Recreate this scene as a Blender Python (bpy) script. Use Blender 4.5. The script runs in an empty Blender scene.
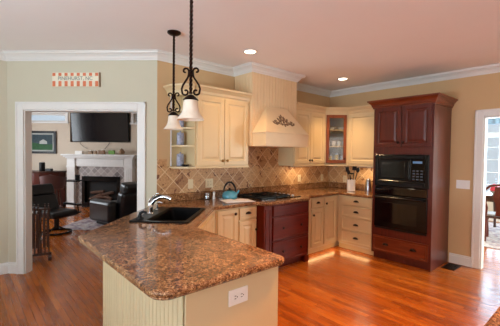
import bpy, bmesh, math, random
from mathutils import Vector, Matrix, noise
random.seed(7)
PI = math.pi
S2 = math.sqrt(0.5)
scene = bpy.context.scene
COL = scene.collection

# ---------------------------------------------------------------- camera, world, exposure, large lights
cam_d = bpy.data.cameras.new('camera'); cam = bpy.data.objects.new('camera', cam_d); COL.objects.link(cam)
cam_d.sensor_width = 36.0; cam_d.lens = 36.0 * 323.3 / 500.0; cam_d.clip_start = 0.05; cam_d.clip_end = 200
def norm(v):
    v = Vector(v); v.normalize(); return v
_b = norm((-0.661, -0.750, 0.0257)); _r = norm((0.750, -0.661, 0.0121)); _u = _b.cross(_r); _u.normalize(); _r = _u.cross(_b)
cam.matrix_world = Matrix(((_r.x, _u.x, _b.x, -5.202), (_r.y, _u.y, _b.y, -3.633), (_r.z, _u.z, _b.z, 1.507), (0, 0, 0, 1)))
scene.camera = cam

scene.view_settings.view_transform = 'Standard'; scene.view_settings.look = 'None'
scene.view_settings.exposure = 0.0; scene.view_settings.gamma = 1.0; scene.view_settings.use_curve_mapping = False

world = bpy.data.worlds.new('sky'); scene.world = world; world.use_nodes = True
_bg = world.node_tree.nodes['Background']; _bg.inputs[0].default_value = (0.80, 0.90, 1.0, 1); _bg.inputs[1].default_value = 0.8

def aim(o, d):
    o.rotation_euler = Vector(d).to_track_quat('-Z', 'Y').to_euler()
def area(name, loc, d, sx, sy, power, col):
    L = bpy.data.lights.new(name, 'AREA'); L.shape = 'RECTANGLE'; L.size = sx; L.size_y = sy; L.energy = power; L.color = col
    o = bpy.data.objects.new(name, L); COL.objects.link(o); o.location = loc; aim(o, d); return o
DAY = (0.80, 0.90, 1.0)
area('daylight_left', (-8.25, -3.0, 1.55), (1, 0, 0.05), 4.2, 1.7, 25, DAY)
area('ceiling_fill_left', (-8.75, -3.0, 0.75), (1, 0, 0.62), 4.2, 1.0, 600, (0.86, 0.96, 1.0))  # added upward light through the left windows to brighten the ceiling
area('warm_fill_rear', (-4.0, -7.25, 1.55), (0, 1, 0.45), 4.4, 1.7, 60, (1.0, 0.78, 0.62))  # added warm fill outside the rear windows, not daylight coloured
area('daylight_dining', (4.55, -2.1, 1.5), (-1, 0, -0.1), 1.6, 2.0, 190, (0.60, 0.82, 1.0))
area('added_light_dining_side', (2.4, -5.2, 1.4), (0, 1, 0), 2.6, 2.0, 410, (0.92, 0.99, 0.92))  # added light at an assumed side window, itself unseen

# frontal (45 degree) wall frame: s along the wall, t behind it
FA = Vector((-2.696, -0.791, 0)); FT = Vector((S2, -S2, 0)); FN = Vector((S2, S2, 0))
def fr(s, t, z=0.0):
    return FA + FT * s + FN * t + Vector((0, 0, z))
R45 = -PI / 4
area('daylight_living', fr(-7.45, 2.4, 1.6), FT, 2.6, 1.7, 180, (0.97, 0.98, 1.0))

# ---------------------------------------------------------------- materials
def lin(c):
    c = c / 255.0
    return c / 12.92 if c <= 0.04045 else ((c + 0.055) / 1.055) ** 2.4
def rgb(c, k=1.0):
    return (lin(c[0]) * k, lin(c[1]) * k, lin(c[2]) * k, 1)
class NT:
    def __init__(s, name):
        s.m = bpy.data.materials.new(name); s.m.use_nodes = True; s.t = s.m.node_tree; s.p = s.t.nodes['Principled BSDF']
    def n(s, typ, **kw):
        x = s.t.nodes.new(typ)
        for k, v in kw.items():
            if k.startswith('_'): setattr(x, k[1:], v)
            else: x.inputs[k.replace('__', ' ')].default_value = v
        return x
    def l(s, a, b): s.t.links.new(a, b)
    def coord(s, scale=(1, 1, 1), rot=(0, 0, 0), loc=(0, 0, 0)):
        c = s.n('ShaderNodeTexCoord'); m = s.n('ShaderNodeMapping'); m.inputs['Scale'].default_value = scale
        m.inputs['Rotation'].default_value = rot; m.inputs['Location'].default_value = loc
        s.l(c.outputs['Object'], m.inputs['Vector']); return m.outputs[0]
    def ramp(s, fac, stops):
        r = s.n('ShaderNodeValToRGB'); e = r.color_ramp.elements
        while len(e) < len(stops): e.new(0.5)
        for k, (p, c) in enumerate(stops): e[k].position = p; e[k].color = c
        s.l(fac, r.inputs[0]); return r.outputs[0]
    def mix(s, f, a, b, mode='MIX'):
        x = s.n('ShaderNodeMix', _data_type='RGBA', _blend_type=mode)
        for v, i in ((f, 0), (a, 6), (b, 7)):
            if hasattr(v, 'links') or hasattr(v, 'is_linked'): s.l(v, x.inputs[i])
            else: x.inputs[i].default_value = v
        return x.outputs[2]
    def bump(s, h, st, dist=0.01):
        b = s.n('ShaderNodeBump'); b.inputs['Strength'].default_value = st; b.inputs['Distance'].default_value = dist
        s.l(h, b.inputs['Height']); s.l(b.outputs[0], s.p.inputs['Normal'])

def mat(name, c, rough=0.5, metal=0.0, var=0.05, scale=12.0, coat=0.0, bump=0.0, spec=0.5, sheen=0.0):
    N = NT(name); v = N.coord((scale,) * 3); nz = N.n('ShaderNodeTexNoise'); nz.inputs['Scale'].default_value = 1.0; nz.inputs['Detail'].default_value = 4
    N.l(v, nz.inputs['Vector'])
    col = N.ramp(nz.outputs['Fac'], [(0.3, rgb(c, 1 - var)), (0.7, rgb(c, 1 + var))]); N.l(col, N.p.inputs['Base Color'])
    N.p.inputs['Roughness'].default_value = rough; N.p.inputs['Metallic'].default_value = metal
    N.p.inputs['Coat Weight'].default_value = coat; N.p.inputs['Coat Roughness'].default_value = 0.08
    N.p.inputs['Specular IOR Level'].default_value = spec
    if bump: N.bump(nz.outputs['Fac'], bump)
    return N.m
def wood(name, c1, c2, rough=0.35, coat=0.2, axis=2, scale=6.0, spec=0.5):
    N = NT(name); sc = [scale * 6] * 3; sc[axis] = scale * 0.5
    v = N.coord(tuple(sc)); nz = N.n('ShaderNodeTexNoise'); nz.inputs['Scale'].default_value = 1.0; nz.inputs['Detail'].default_value = 6; nz.inputs['Distortion'].default_value = 0.6
    N.l(v, nz.inputs['Vector'])
    N.l(N.ramp(nz.outputs['Fac'], [(0.3, rgb(c1)), (0.72, rgb(c2))]), N.p.inputs['Base Color'])
    N.p.inputs['Roughness'].default_value = rough; N.p.inputs['Coat Weight'].default_value = coat; N.p.inputs['Coat Roughness'].default_value = 0.12; N.p.inputs['Specular IOR Level'].default_value = spec
    return N.m
def emit(name, c, st):
    N = NT(name); N.p.inputs['Base Color'].default_value = rgb(c); N.p.inputs['Emission Color'].default_value = rgb(c); N.p.inputs['Emission Strength'].default_value = st
    return N.m

def make_floor_mat():
    # narrow oak strips running along Y; every row is shifted by its own random length
    N = NT('oak_floor'); c = N.n('ShaderNodeTexCoord'); sx = N.n('ShaderNodeSeparateXYZ'); N.l(c.outputs['Object'], sx.inputs[0])
    RH, PL = 0.060, 0.95
    def mth(op, a, b=None):
        x = N.n('ShaderNodeMath', _operation=op)
        for i, v in enumerate((a, b)):
            if v is None: continue
            if isinstance(v, (int, float)): x.inputs[i].default_value = v
            else: N.l(v, x.inputs[i])
        return x.outputs[0]
    row = mth('FLOOR', mth('DIVIDE', sx.outputs[0], RH)); wn = N.n('ShaderNodeTexWhiteNoise', _noise_dimensions='1D'); N.l(row, wn.inputs['W'])
    y = mth('ADD', mth('DIVIDE', sx.outputs[1], PL), mth('MULTIPLY', wn.outputs['Value'], 17.0)); col = mth('FLOOR', y)
    idv = N.n('ShaderNodeCombineXYZ'); N.l(row, idv.inputs[0]); N.l(col, idv.inputs[1]); w2 = N.n('ShaderNodeTexWhiteNoise', _noise_dimensions='3D'); N.l(idv.outputs[0], w2.inputs['Vector'])
    fx = mth('FRACT', mth('DIVIDE', sx.outputs[0], RH)); fy = mth('FRACT', y)
    ex = mth('MINIMUM', fx, mth('SUBTRACT', 1.0, fx)); ey = mth('MINIMUM', fy, mth('SUBTRACT', 1.0, fy))
    gap = mth('MAXIMUM', mth('LESS_THAN', ex, 0.014), mth('LESS_THAN', ey, 0.0012))
    cb = N.n('ShaderNodeCombineXYZ'); N.l(mth('MULTIPLY', sx.outputs[0], 55.0), cb.inputs[0]); N.l(mth('MULTIPLY', sx.outputs[1], 3.0), cb.inputs[1]); N.l(mth('MULTIPLY', w2.outputs['Value'], 40.0), cb.inputs[2])
    nz = N.n('ShaderNodeTexNoise'); nz.inputs['Scale'].default_value = 1.0; nz.inputs['Detail'].default_value = 6; nz.inputs['Distortion'].default_value = 1.0; N.l(cb.outputs[0], nz.inputs['Vector'])
    base = N.ramp(w2.outputs['Value'], [(0.0, rgb((146, 76, 22))), (0.35, rgb((168, 90, 26))), (0.8, rgb((182, 100, 32))), (1.0, rgb((198, 118, 42)))])
    grain = N.ramp(nz.outputs['Fac'], [(0.30, (0.55, 0.45, 0.34, 1)), (0.5, (0.96, 0.94, 0.90, 1)), (0.72, (1.14, 1.16, 1.14, 1))])
    cc = N.mix(gap, N.mix(1.0, base, grain, 'MULTIPLY'), rgb((92, 50, 20)))
    N.l(cc, N.p.inputs['Base Color'])
    rr = N.ramp(nz.outputs['Fac'], [(0.3, (0.30,) * 3 + (1,)), (0.7, (0.22,) * 3 + (1,))]); N.l(rr, N.p.inputs['Roughness'])
    N.p.inputs['Coat Weight'].default_value = 0.1; N.p.inputs['Coat Roughness'].default_value = 0.12
    return N.m
def make_granite():
    N = NT('brown_granite'); v = N.coord()
    a = N.n('ShaderNodeTexNoise'); a.inputs['Scale'].default_value = 78; a.inputs['Detail'].default_value = 9; a.inputs['Roughness'].default_value = 0.82; a.inputs['Distortion'].default_value = 0.4; N.l(v, a.inputs['Vector'])
    b = N.n('ShaderNodeTexNoise'); b.inputs['Scale'].default_value = 11; b.inputs['Detail'].default_value = 4; b.inputs['Distortion'].default_value = 1.2; N.l(v, b.inputs['Vector'])
    c = N.n('ShaderNodeTexVoronoi'); c.inputs['Scale'].default_value = 105; N.l(v, c.inputs['Vector'])
    c1 = N.ramp(a.outputs['Fac'], [(0.39, rgb((54, 34, 20))), (0.465, rgb((124, 84, 52))), (0.51, rgb((164, 120, 80))), (0.59, rgb((214, 184, 146)))])
    c2 = N.ramp(b.outputs['Fac'], [(0.38, rgb((196, 172, 154))), (0.60, rgb((255, 244, 232)))])
    col = N.mix(1.0, c1, c2, 'MULTIPLY')
    sp = N.ramp(c.outputs['Color'], [(0.16, (0.14, 0.10, 0.08, 1)), (0.24, (1, 1, 1, 1))]); col = N.mix(0.8, col, sp, 'MULTIPLY')
    N.l(col, N.p.inputs['Base Color']); N.p.inputs['Roughness'].default_value = 0.13; N.p.inputs['Coat Weight'].default_value = 0.25; N.p.inputs['Coat Roughness'].default_value = 0.04
    return N.m
def make_tile():
    # tumbled stone tiles set on the diagonal with brown leaf-like accents; the object's local XZ is the wall plane
    N = NT('tumbled_diagonal_tile'); c = N.n('ShaderNodeTexCoord'); sx = N.n('ShaderNodeSeparateXYZ'); N.l(c.outputs['Object'], sx.inputs[0])
    cb = N.n('ShaderNodeCombineXYZ'); N.l(sx.outputs[0], cb.inputs[0]); N.l(sx.outputs[2], cb.inputs[1])
    m = N.n('ShaderNodeMapping'); m.inputs['Rotation'].default_value = (0, 0, PI / 4); N.l(cb.outputs[0], m.inputs['Vector'])
    br = N.n('ShaderNodeTexBrick'); br.offset = 0.0; br.inputs['Scale'].default_value = 1; br.inputs['Brick Width'].default_value = 0.165; br.inputs['Row Height'].default_value = 0.165
    br.inputs['Mortar Size'].default_value = 0.0045; br.inputs['Color1'].default_value = (0, 0, 0, 1); br.inputs['Color2'].default_value = (1, 1, 1, 1); br.inputs['Mortar'].default_value = (.5, .5, .5, 1)
    N.l(m.outputs[0], br.inputs['Vector'])
    nz = N.n('ShaderNodeTexNoise'); nz.inputs['Scale'].default_value = 15; nz.inputs['Detail'].default_value = 5; nz.inputs['Distortion'].default_value = 0.8; N.l(cb.outputs[0], nz.inputs['Vector'])
    n2 = N.n('ShaderNodeTexNoise'); n2.inputs['Scale'].default_value = 45; n2.inputs['Detail'].default_value = 4; N.l(cb.outputs[0], n2.inputs['Vector'])
    base = N.ramp(br.outputs['Color'], [(0.0, rgb((166, 122, 82))), (0.5, rgb((190, 146, 102))), (1.0, rgb((206, 166, 122)))])
    leaf = N.ramp(nz.outputs['Fac'], [(0.60, (0, 0, 0, 1)), (0.63, (1, 1, 1, 1))])
    col = N.mix(leaf, base, rgb((120, 72, 40)))
    mot = N.ramp(n2.outputs['Fac'], [(0.3, (0.70, 0.64, 0.56, 1)), (0.7, (1.15, 1.15, 1.12, 1))]); col = N.mix(1.0, col, mot, 'MULTIPLY')
    col = N.mix(br.outputs['Fac'], col, rgb((218, 188, 150)))
    N.l(col, N.p.inputs['Base Color']); N.p.inputs['Roughness'].default_value = 0.45
    inv = N.n('ShaderNodeMath', _operation='SUBTRACT'); inv.inputs[0].default_value = 1; N.l(br.outputs['Fac'], inv.inputs[1]); N.bump(inv.outputs[0], 0.4, 0.003)
    return N.m
def make_stone_tile():
    N = NT('grey_stone_tile'); v = N.coord((1, 1, 1), (PI / 2, 0, 0)); m = N.n('ShaderNodeMapping'); m.inputs['Rotation'].default_value = (0, 0, PI / 4); N.l(v, m.inputs['Vector'])
    br = N.n('ShaderNodeTexBrick'); br.offset = 0.0; br.inputs['Scale'].default_value = 1; br.inputs['Brick Width'].default_value = 0.13; br.inputs['Row Height'].default_value = 0.13
    br.inputs['Mortar Size'].default_value = 0.004; br.inputs['Color1'].default_value = rgb((112, 104, 104)); br.inputs['Color2'].default_value = rgb((176, 166, 162)); br.inputs['Mortar'].default_value = rgb((205, 200, 195))
    N.l(m.outputs[0], br.inputs['Vector']); N.l(br.outputs['Color'], N.p.inputs['Base Color']); N.p.inputs['Roughness'].default_value = 0.4
    return N.m
def make_rug():
    N = NT('patterned_rug'); v = N.coord()
    a = N.n('ShaderNodeTexVoronoi'); a.inputs['Scale'].default_value = 7; N.l(v, a.inputs['Vector'])
    b = N.n('ShaderNodeTexNoise'); b.inputs['Scale'].default_value = 16; b.inputs['Detail'].default_value = 3; N.l(v, b.inputs['Vector'])
    c1 = N.ramp(a.outputs['Distance'], [(0.0, rgb((120, 60, 66))), (0.25, rgb((196, 188, 184))), (0.5, rgb((186, 182, 186))), (0.75, rgb((110, 104, 128)))])
    c2 = N.ramp(b.outputs['Fac'], [(0.45, rgb((210, 204, 198))), (0.52, rgb((150, 96, 92)))])
    N.l(N.mix(0.4, c1, c2), N.p.inputs['Base Color']); N.p.inputs['Roughness'].default_value = 0.95
    return N.m
def make_glass(name, tint=(0.9, 0.95, 0.95), refl=0.08):
    N = NT(name); nt = N.t; out = [x for x in nt.nodes if x.type == 'OUTPUT_MATERIAL'][0]; nt.nodes.remove(N.p)
    tr = nt.nodes.new('ShaderNodeBsdfTransparent'); tr.inputs[0].default_value = tint + (1,)
    gl = nt.nodes.new('ShaderNodeBsdfGlossy'); gl.inputs['Roughness'].default_value = 0.03
    mx = nt.nodes.new('ShaderNodeMixShader'); mx.inputs[0].default_value = refl
    nt.links.new(tr.outputs[0], mx.inputs[1]); nt.links.new(gl.outputs[0], mx.inputs[2]); nt.links.new(mx.outputs[0], out.inputs[0]); return N.m

M = {}
M['floor'] = make_floor_mat(); M['granite'] = make_granite(); M['tile'] = make_tile(); M['stone'] = make_stone_tile(); M['rug'] = make_rug()
M['wall'] = mat('beige_wall_paint', (202, 198, 178), 0.85, var=0.015, scale=3)
M['wall_k'] = mat('khaki_kitchen_wall_paint', (206, 174, 132), 0.85, var=0.015, scale=3)
M['wall_l'] = mat('cream_living_wall_paint', (204, 190, 172), 0.85, var=0.015, scale=3)
M['ceiling'] = mat('ceiling_paint', (246, 244, 244), 0.9, var=0.01, scale=2)
M['trim'] = mat('white_trim_paint', (228, 228, 226), 0.4, var=0.01)
M['cream'] = mat('cream_cabinet_paint', (216, 194, 152), 0.38, var=0.02, scale=5)
M['cream_bead'] = mat('cream_beadboard_paint', (212, 196, 158), 0.45, var=0.02, scale=5)
M['cherry'] = wood('cherry_cabinet_wood', (76, 28, 20), (100, 40, 28), 0.3, 0.12, spec=0.4)
M['cherry_h'] = wood('cherry_drawer_wood', (92, 36, 18), (128, 58, 28), 0.3, 0.12, axis=0, spec=0.4)
M['mahogany'] = wood('red_mahogany_wood', (74, 14, 4), (106, 30, 9), 0.32, 0.0, spec=0.14)
M['mahogany_h'] = wood('red_mahogany_drawer_wood', (74, 14, 4), (106, 30, 9), 0.32, 0.0, axis=0, spec=0.14)
M['cherry_frame'] = wood('glazed_door_wood', (112, 54, 26), (142, 78, 40), 0.35, 0.05, spec=0.25)
M['darkwood'] = wood('dark_brown_wood', (50, 24, 16), (78, 40, 26), 0.35, 0.2)
M['bronze'] = mat('dark_bronze', (44, 30, 24), 0.38, 0.85, scale=40, bump=0.1)
M['brass'] = mat('antique_brass', (150, 116, 66), 0.35, 0.9)
M['black'] = mat('black_enamel', (7, 7, 9), 0.2, 0.0, spec=0.4)
M['black_glass'] = mat('black_oven_glass', (5, 6, 9), 0.06, 0.0, spec=0.6)
M['black_plastic'] = mat('black_plastic', (14, 14, 16), 0.45, spec=0.3)
M['sink'] = mat('black_sink_composite', (6, 6, 7), 0.34, var=0.2, scale=200, spec=0.1)
M['chrome'] = mat('polished_chrome', (215, 218, 222), 0.12, 1.0, var=0.0)
M['steel'] = mat('brushed_steel', (178, 178, 180), 0.3, 1.0)
M['leather'] = mat('black_leather', (10, 11, 17), 0.3, 0, scale=60, bump=0.15, spec=0.45)
M['leather_brown'] = mat('brown_leather', (92, 62, 62), 0.38, 0, scale=60, bump=0.12)
M['porcelain'] = mat('white_porcelain', (238, 236, 230), 0.25, coat=0.3)
M['plate'] = mat('almond_switch_plate', (222, 206, 170), 0.4, var=0.0)
M['plate_w'] = mat('white_switch_plate', (236, 236, 234), 0.4, var=0.0)
M['hole'] = mat('socket_black', (20, 18, 16), 0.6)
M['key_grey'] = mat('keypad_grey', (70, 78, 92), 0.5); M['teal'] = mat('teal_enamel', (74, 152, 176), 0.18, coat=0.6)
M['paper'] = mat('white_paper', (244, 244, 244), 0.8, var=0.0)
M['paper_dark'] = mat('printed_cover', (120, 110, 104), 0.6, var=0.2, scale=30)
M['alabaster'] = mat('alabaster_glass', (238, 226, 208), 0.35, var=0.06, scale=25, coat=0.2)
M['tin_blue'] = mat('blue_white_pottery', (150, 156, 178), 0.3, var=0.4, scale=38)
M['wicker'] = mat('aged_bronze_relief', (124, 90, 62), 0.5, var=0.2, scale=40)
M['stucco'] = mat('hood_plaster', (232, 206, 166), 0.5, var=0.02, scale=10)
M['yellow'] = mat('yellow_label', (214, 182, 60), 0.5); M['white_s'] = mat('white_stoneware', (222, 224, 224), 0.3)
M['tv'] = mat('television_screen', (10, 8, 16), 0.12, spec=0.4)
M['ember'] = mat('ceramic_logs', (96, 70, 56), 0.9, var=0.3, scale=25)
M['soot'] = mat('black_firebox', (20, 18, 18), 0.8)
M['red'] = mat('red_napkin_cloth', (206, 60, 80), 0.8); M['green'] = mat('green_candle_wax', (112, 160, 70), 0.5)
M['tan'] = mat('tan_ceramic', (150, 120, 90), 0.5, var=0.2, scale=30); M['grass'] = mat('picture_green', (34, 84, 44), 0.7, var=0.3, scale=18)
M['pic_sky'] = mat('picture_dark_trees', (36, 58, 66), 0.7, var=0.3, scale=20); M['mat_board'] = mat('picture_mat_board', (168, 172, 168), 0.8)
M['orange'] = mat('orange_stripe', (216, 122, 84), 0.7); M['sage'] = mat('sage_lettering', (120, 134, 128), 0.7); M['ivory'] = mat('ivory_sign_paint', (232, 226, 206), 0.7)
M['glass'] = make_glass('window_glass', (0.95, 0.98, 1.0), 0.06); M['cab_glass'] = make_glass('seeded_cabinet_glass', (0.92, 0.93, 0.93), 0.05)
M['clear'] = make_glass('clear_jar_glass', (0.85, 0.88, 0.9), 0.2)
M['bulb'] = emit('lit_downlight_lens', (255, 238, 206), 14)
M['blade_blue'] = mat('blue_grey_fabric', (124, 150, 172), 0.8); M['screen_blue'] = emit('oven_clock_digits', (90, 130, 170), 0.25)
M['grass_out'] = mat('lawn_outside', (120, 150, 90), 0.9)
M['seatcloth'] = mat('chair_seat_cloth', (170, 176, 186), 0.9, var=0.2, scale=40)

# ---------------------------------------------------------------- mesh helpers
class MB:
    def __init__(s): s.v = []; s.f = []; s.mi = []; s.cur = 0; s.sm = []; s.smooth = False
    def add(s, vs, fs, T=None):
        o = len(s.v)
        for v in vs:
            v = Vector(v); s.v.append(T @ v if T is not None else v)
        for f in fs: s.f.append(tuple(i + o for i in f)); s.mi.append(s.cur); s.sm.append(s.smooth)
        return s
    def box(s, x0, x1, y0, y1, z0, z1, T=None):
        if x1 < x0: x0, x1 = x1, x0
        if y1 < y0: y0, y1 = y1, y0
        return s.add([(x0, y0, z0), (x1, y0, z0), (x1, y1, z0), (x0, y1, z0), (x0, y0, z1), (x1, y0, z1), (x1, y1, z1), (x0, y1, z1)],
                     [(0, 3, 2, 1), (4, 5, 6, 7), (0, 1, 5, 4), (1, 2, 6, 5), (2, 3, 7, 6), (3, 0, 4, 7)], T)
    def bbox(s, x0, x1, y0, y1, z0, z1, b=0.005, seg=2, T=None):
        bm = bmesh.new(); bmesh.ops.create_cube(bm, size=1)
        for v in bm.verts: v.co = Vector(((x0 + x1) / 2 + v.co.x * (x1 - x0), (y0 + y1) / 2 + v.co.y * (y1 - y0), (z0 + z1) / 2 + v.co.z * (z1 - z0)))
        bmesh.ops.bevel(bm, geom=bm.edges[:], offset=b, segments=seg, affect='EDGES', profile=0.5)
        bm.verts.index_update(); s.add([v.co.copy() for v in bm.verts], [tuple(v.index for v in f.verts) for f in bm.faces], T); bm.free(); return s
    def prism(s, poly, z0, z1, T=None):
        n = len(poly); A = sum(poly[i][0] * poly[(i + 1) % n][1] - poly[(i + 1) % n][0] * poly[i][1] for i in range(n))
        if A < 0: poly = poly[::-1]
        return s.add([(x, y, z0) for x, y in poly] + [(x, y, z1) for x, y in poly],
                     [tuple(range(n - 1, -1, -1)), tuple(range(n, 2 * n))] + [(i, (i + 1) % n, n + (i + 1) % n, n + i) for i in range(n)], T)
    def lathe(s, prof, c=(0, 0, 0), n=20, T=None, sx=1, sy=1):
        vs = []; fs = []; sm = s.smooth; s.smooth = True
        for r, z in prof:
            for k in range(n):
                a = 2 * PI * k / n; vs.append((c[0] + r * math.cos(a) * sx, c[1] + r * math.sin(a) * sy, c[2] + z))
        m = len(prof)
        for j in range(m - 1):
            for k in range(n): fs.append((j * n + k, j * n + (k + 1) % n, (j + 1) * n + (k + 1) % n, (j + 1) * n + k))
        if prof[0][0] > 1e-5: fs.append(tuple(range(n - 1, -1, -1)))
        if prof[-1][0] > 1e-5: fs.append(tuple((m - 1) * n + k for k in range(n)))
        s.add(vs, fs, T); s.smooth = sm; return s
    def cyl(s, c, r, z0, z1, n=16, T=None): return s.lathe([(r, z0), (r, z1)], (c[0], c[1], 0), n, T)
    def tube(s, pts, r, n=8, T=None, cap=True, sq=False, twist=0.0):
        pts = [Vector(p) for p in pts]; m = len(pts); rr = r if hasattr(r, '__len__') else [r] * m
        vs = []; fs = []; t0 = (pts[1] - pts[0]).normalized(); up = Vector((0, 0, 1)) if abs(t0.z) < 0.9 else Vector((1, 0, 0))
        nrm = t0.cross(up).normalized(); sm = s.smooth; s.smooth = not sq
        for i in range(m):
            t = (pts[min(i + 1, m - 1)] - pts[max(i - 1, 0)]).normalized(); nrm = (nrm - t * nrm.dot(t))
            if nrm.length < 1e-6: nrm = t.orthogonal()
            nrm.normalize(); bn = t.cross(nrm)
            for k in range(n):
                a = 2 * PI * k / n + twist * i; vs.append(pts[i] + (nrm * math.cos(a) + bn * math.sin(a)) * rr[i])
        for i in range(m - 1):
            for k in range(n): fs.append((i * n + k, i * n + (k + 1) % n, (i + 1) * n + (k + 1) % n, (i + 1) * n + k))
        if cap: fs.append(tuple(range(n - 1, -1, -1))); fs.append(tuple((m - 1) * n + k for k in range(n)))
        s.add(vs, fs, T); s.smooth = sm; return s
    def ell(s, c, rx, ry, rz, T=None, n=14, m=8):
        prof = [(max(1e-6, math.sin(PI * k / m)), -math.cos(PI * k / m)) for k in range(m + 1)]
        L = Matrix.Translation(Vector(c)) @ Matrix.Diagonal((rx, ry, rz, 1)); return s.lathe(prof, n=n, T=(T @ L if T is not None else L))
    def rings(s, rect, steps, cap=True, T=None):
        """rect x0,x1,z0,z1 in the XZ plane; steps = [(inset, y)], a panelled door front"""
        x0, x1, z0, z1 = rect; vs = []; fs = []
        for d, y in steps: vs += [(x0 + d, y, z0 + d), (x1 - d, y, z0 + d), (x1 - d, y, z1 - d), (x0 + d, y, z1 - d)]
        for j in range(len(steps) - 1):
            for k in range(4): fs.append((4 * j + k, 4 * j + (k + 1) % 4, 4 * j + 4 + (k + 1) % 4, 4 * j + 4 + k))
        n = 4 * (len(steps) - 1)
        if cap: fs.append((n, n + 1, n + 2, n + 3)); fs.append((3, 2, 1, 0))
        return s.add(vs, fs, T)
    def build(s, name, m, parent=None, label=None, bev=0.0):
        me = bpy.data.meshes.new(name); me.from_pydata([tuple(v) for v in s.v], [], s.f)
        ms = m if isinstance(m, (list, tuple)) else [m]
        for x in ms: me.materials.append(M[x] if isinstance(x, str) else x)
        for i, p in enumerate(me.polygons): p.material_index = min(s.mi[i], len(ms) - 1); p.use_smooth = s.sm[i]
        me.update(); me.validate(verbose=False)
        if any(s.sm):
            try: me.set_sharp_from_angle(angle=math.radians(38))
            except Exception: pass
        o = bpy.data.objects.new(name, me); COL.objects.link(o)
        if parent is not None: o.parent = parent
        if label: o['label'] = label
        if bev:
            b = o.modifiers.new('bevel', 'BEVEL'); b.width = bev; b.segments = 2; b.limit_method = 'ANGLE'; b.angle_limit = math.radians(50)
        return o

def tag(o, label, cat, group=None):
    o['label'] = label; o['category'] = cat
    if group: o['group'] = group
    return o
def thing(name, label, cat, loc=(0, 0, 0), rz=0.0, group=None):
    o = bpy.data.objects.new(name, None); COL.objects.link(o); o.empty_display_size = 0.05
    o.location = loc; o.rotation_euler = (0, 0, rz); return tag(o, label, cat, group)
def place(o, loc, rz=0.0): o.location = loc; o.rotation_euler = (0, 0, rz); return o
def struct(o): o['kind'] = 'structure'; return o
def copy_tree(o, parent=None):
    c = o.copy(); COL.objects.link(c); c.parent = parent
    for ch in [x for x in bpy.data.objects if x.parent == o]: copy_tree(ch, c)
    return c

def offset_poly(poly, d, closed=True):
    """move every vertex to the RIGHT of the path by d, mitred"""
    n = len(poly); out = []
    for i in range(n):
        p = Vector(poly[i]).to_2d() if len(poly[i]) > 2 else Vector(poly[i])
        a = Vector(poly[i - 1]) if (closed or i > 0) else None; b = Vector(poly[(i + 1) % n]) if (closed or i < n - 1) else None
        e1 = (p - a).normalized() if a is not None else None; e2 = (b - p).normalized() if b is not None else None
        if e1 is None: e1 = e2
        if e2 is None: e2 = e1
        n1 = Vector((e1.y, -e1.x)); n2 = Vector((e2.y, -e2.x)); mm = n1 + n2; k = 2.0 / max(0.2, mm.dot(mm))
        out.append(p + mm * (d * k))
    return out
def sweep(mb, path, prof, closed=False):
    """prof: (offset to the right of the path, z); a closed loop profile swept along a 2D path"""
    rings = []
    for off, z in prof: rings.append([(q.x, q.y, z) for q in offset_poly(path, off, closed)])
    n = len(path); m = len(prof); vs = [v for r in rings for v in r]; fs = []
    for j in range(m):
        j2 = (j + 1) % m
        for i in range(n if closed else n - 1): i2 = (i + 1) % n; fs.append((j * n + i, j2 * n + i, j2 * n + i2, j * n + i2))
    if not closed: fs.append(tuple(j * n for j in range(m))); fs.append(tuple(j * n + n - 1 for j in range(m - 1, -1, -1)))
    mb.add(vs, fs); return mb
def round_corner(poly, idx_r, seg=5):
    out = []
    n = len(poly)
    for i, p in enumerate(poly):
        r = idx_r.get(i, 0)
        if not r: out.append(tuple(p)); continue
        p = Vector(p); a = (Vector(poly[i - 1]) - p).normalized(); b = (Vector(poly[(i + 1) % n]) - p).normalized(); half = a.angle(b) / 2
        d = r / math.tan(half); c = p + (a + b).normalized() * (r / math.sin(half)); s = p + a * d - c; e = p + b * d - c; ang = s.angle_signed(e)
        for k in range(seg + 1):
            t = -ang * k / seg; out.append((c.x + s.x * math.cos(t) - s.y * math.sin(t), c.y + s.x * math.sin(t) + s.y * math.cos(t)))
    return out

def wall(name, p0, p1, m, z0=0.0, z1=2.71, th=0.12, openings=()):
    """interior face on p0->p1, thickness to the left; openings (s0,s1,z0,z1)"""
    p0 = Vector(p0 + (0,)); p1 = Vector(p1 + (0,)); L = (p1 - p0).length; ang = math.atan2(p1.y - p0.y, p1.x - p0.x)
    ss = sorted({0.0, L} | {o[0] for o in openings} | {o[1] for o in openings}); zs = sorted({z0, z1} | {o[2] for o in openings} | {o[3] for o in openings})
    mb = MB()
    for i in range(len(ss) - 1):
        sc = (ss[i] + ss[i + 1]) / 2; run = None
        for j in range(len(zs) - 1):
            zc = (zs[j] + zs[j + 1]) / 2; hole = any(o[0] < sc < o[1] and o[2] < zc < o[3] for o in openings)
            if not hole: run = [run[0], zs[j + 1]] if run else [zs[j], zs[j + 1]]
            if (hole or j == len(zs) - 2) and run: mb.box(ss[i], ss[i + 1], 0, th, run[0], run[1]); run = None
    o = struct(mb.build(name, m)); o.location = p0; o.rotation_euler = (0, 0, ang); return o

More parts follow.
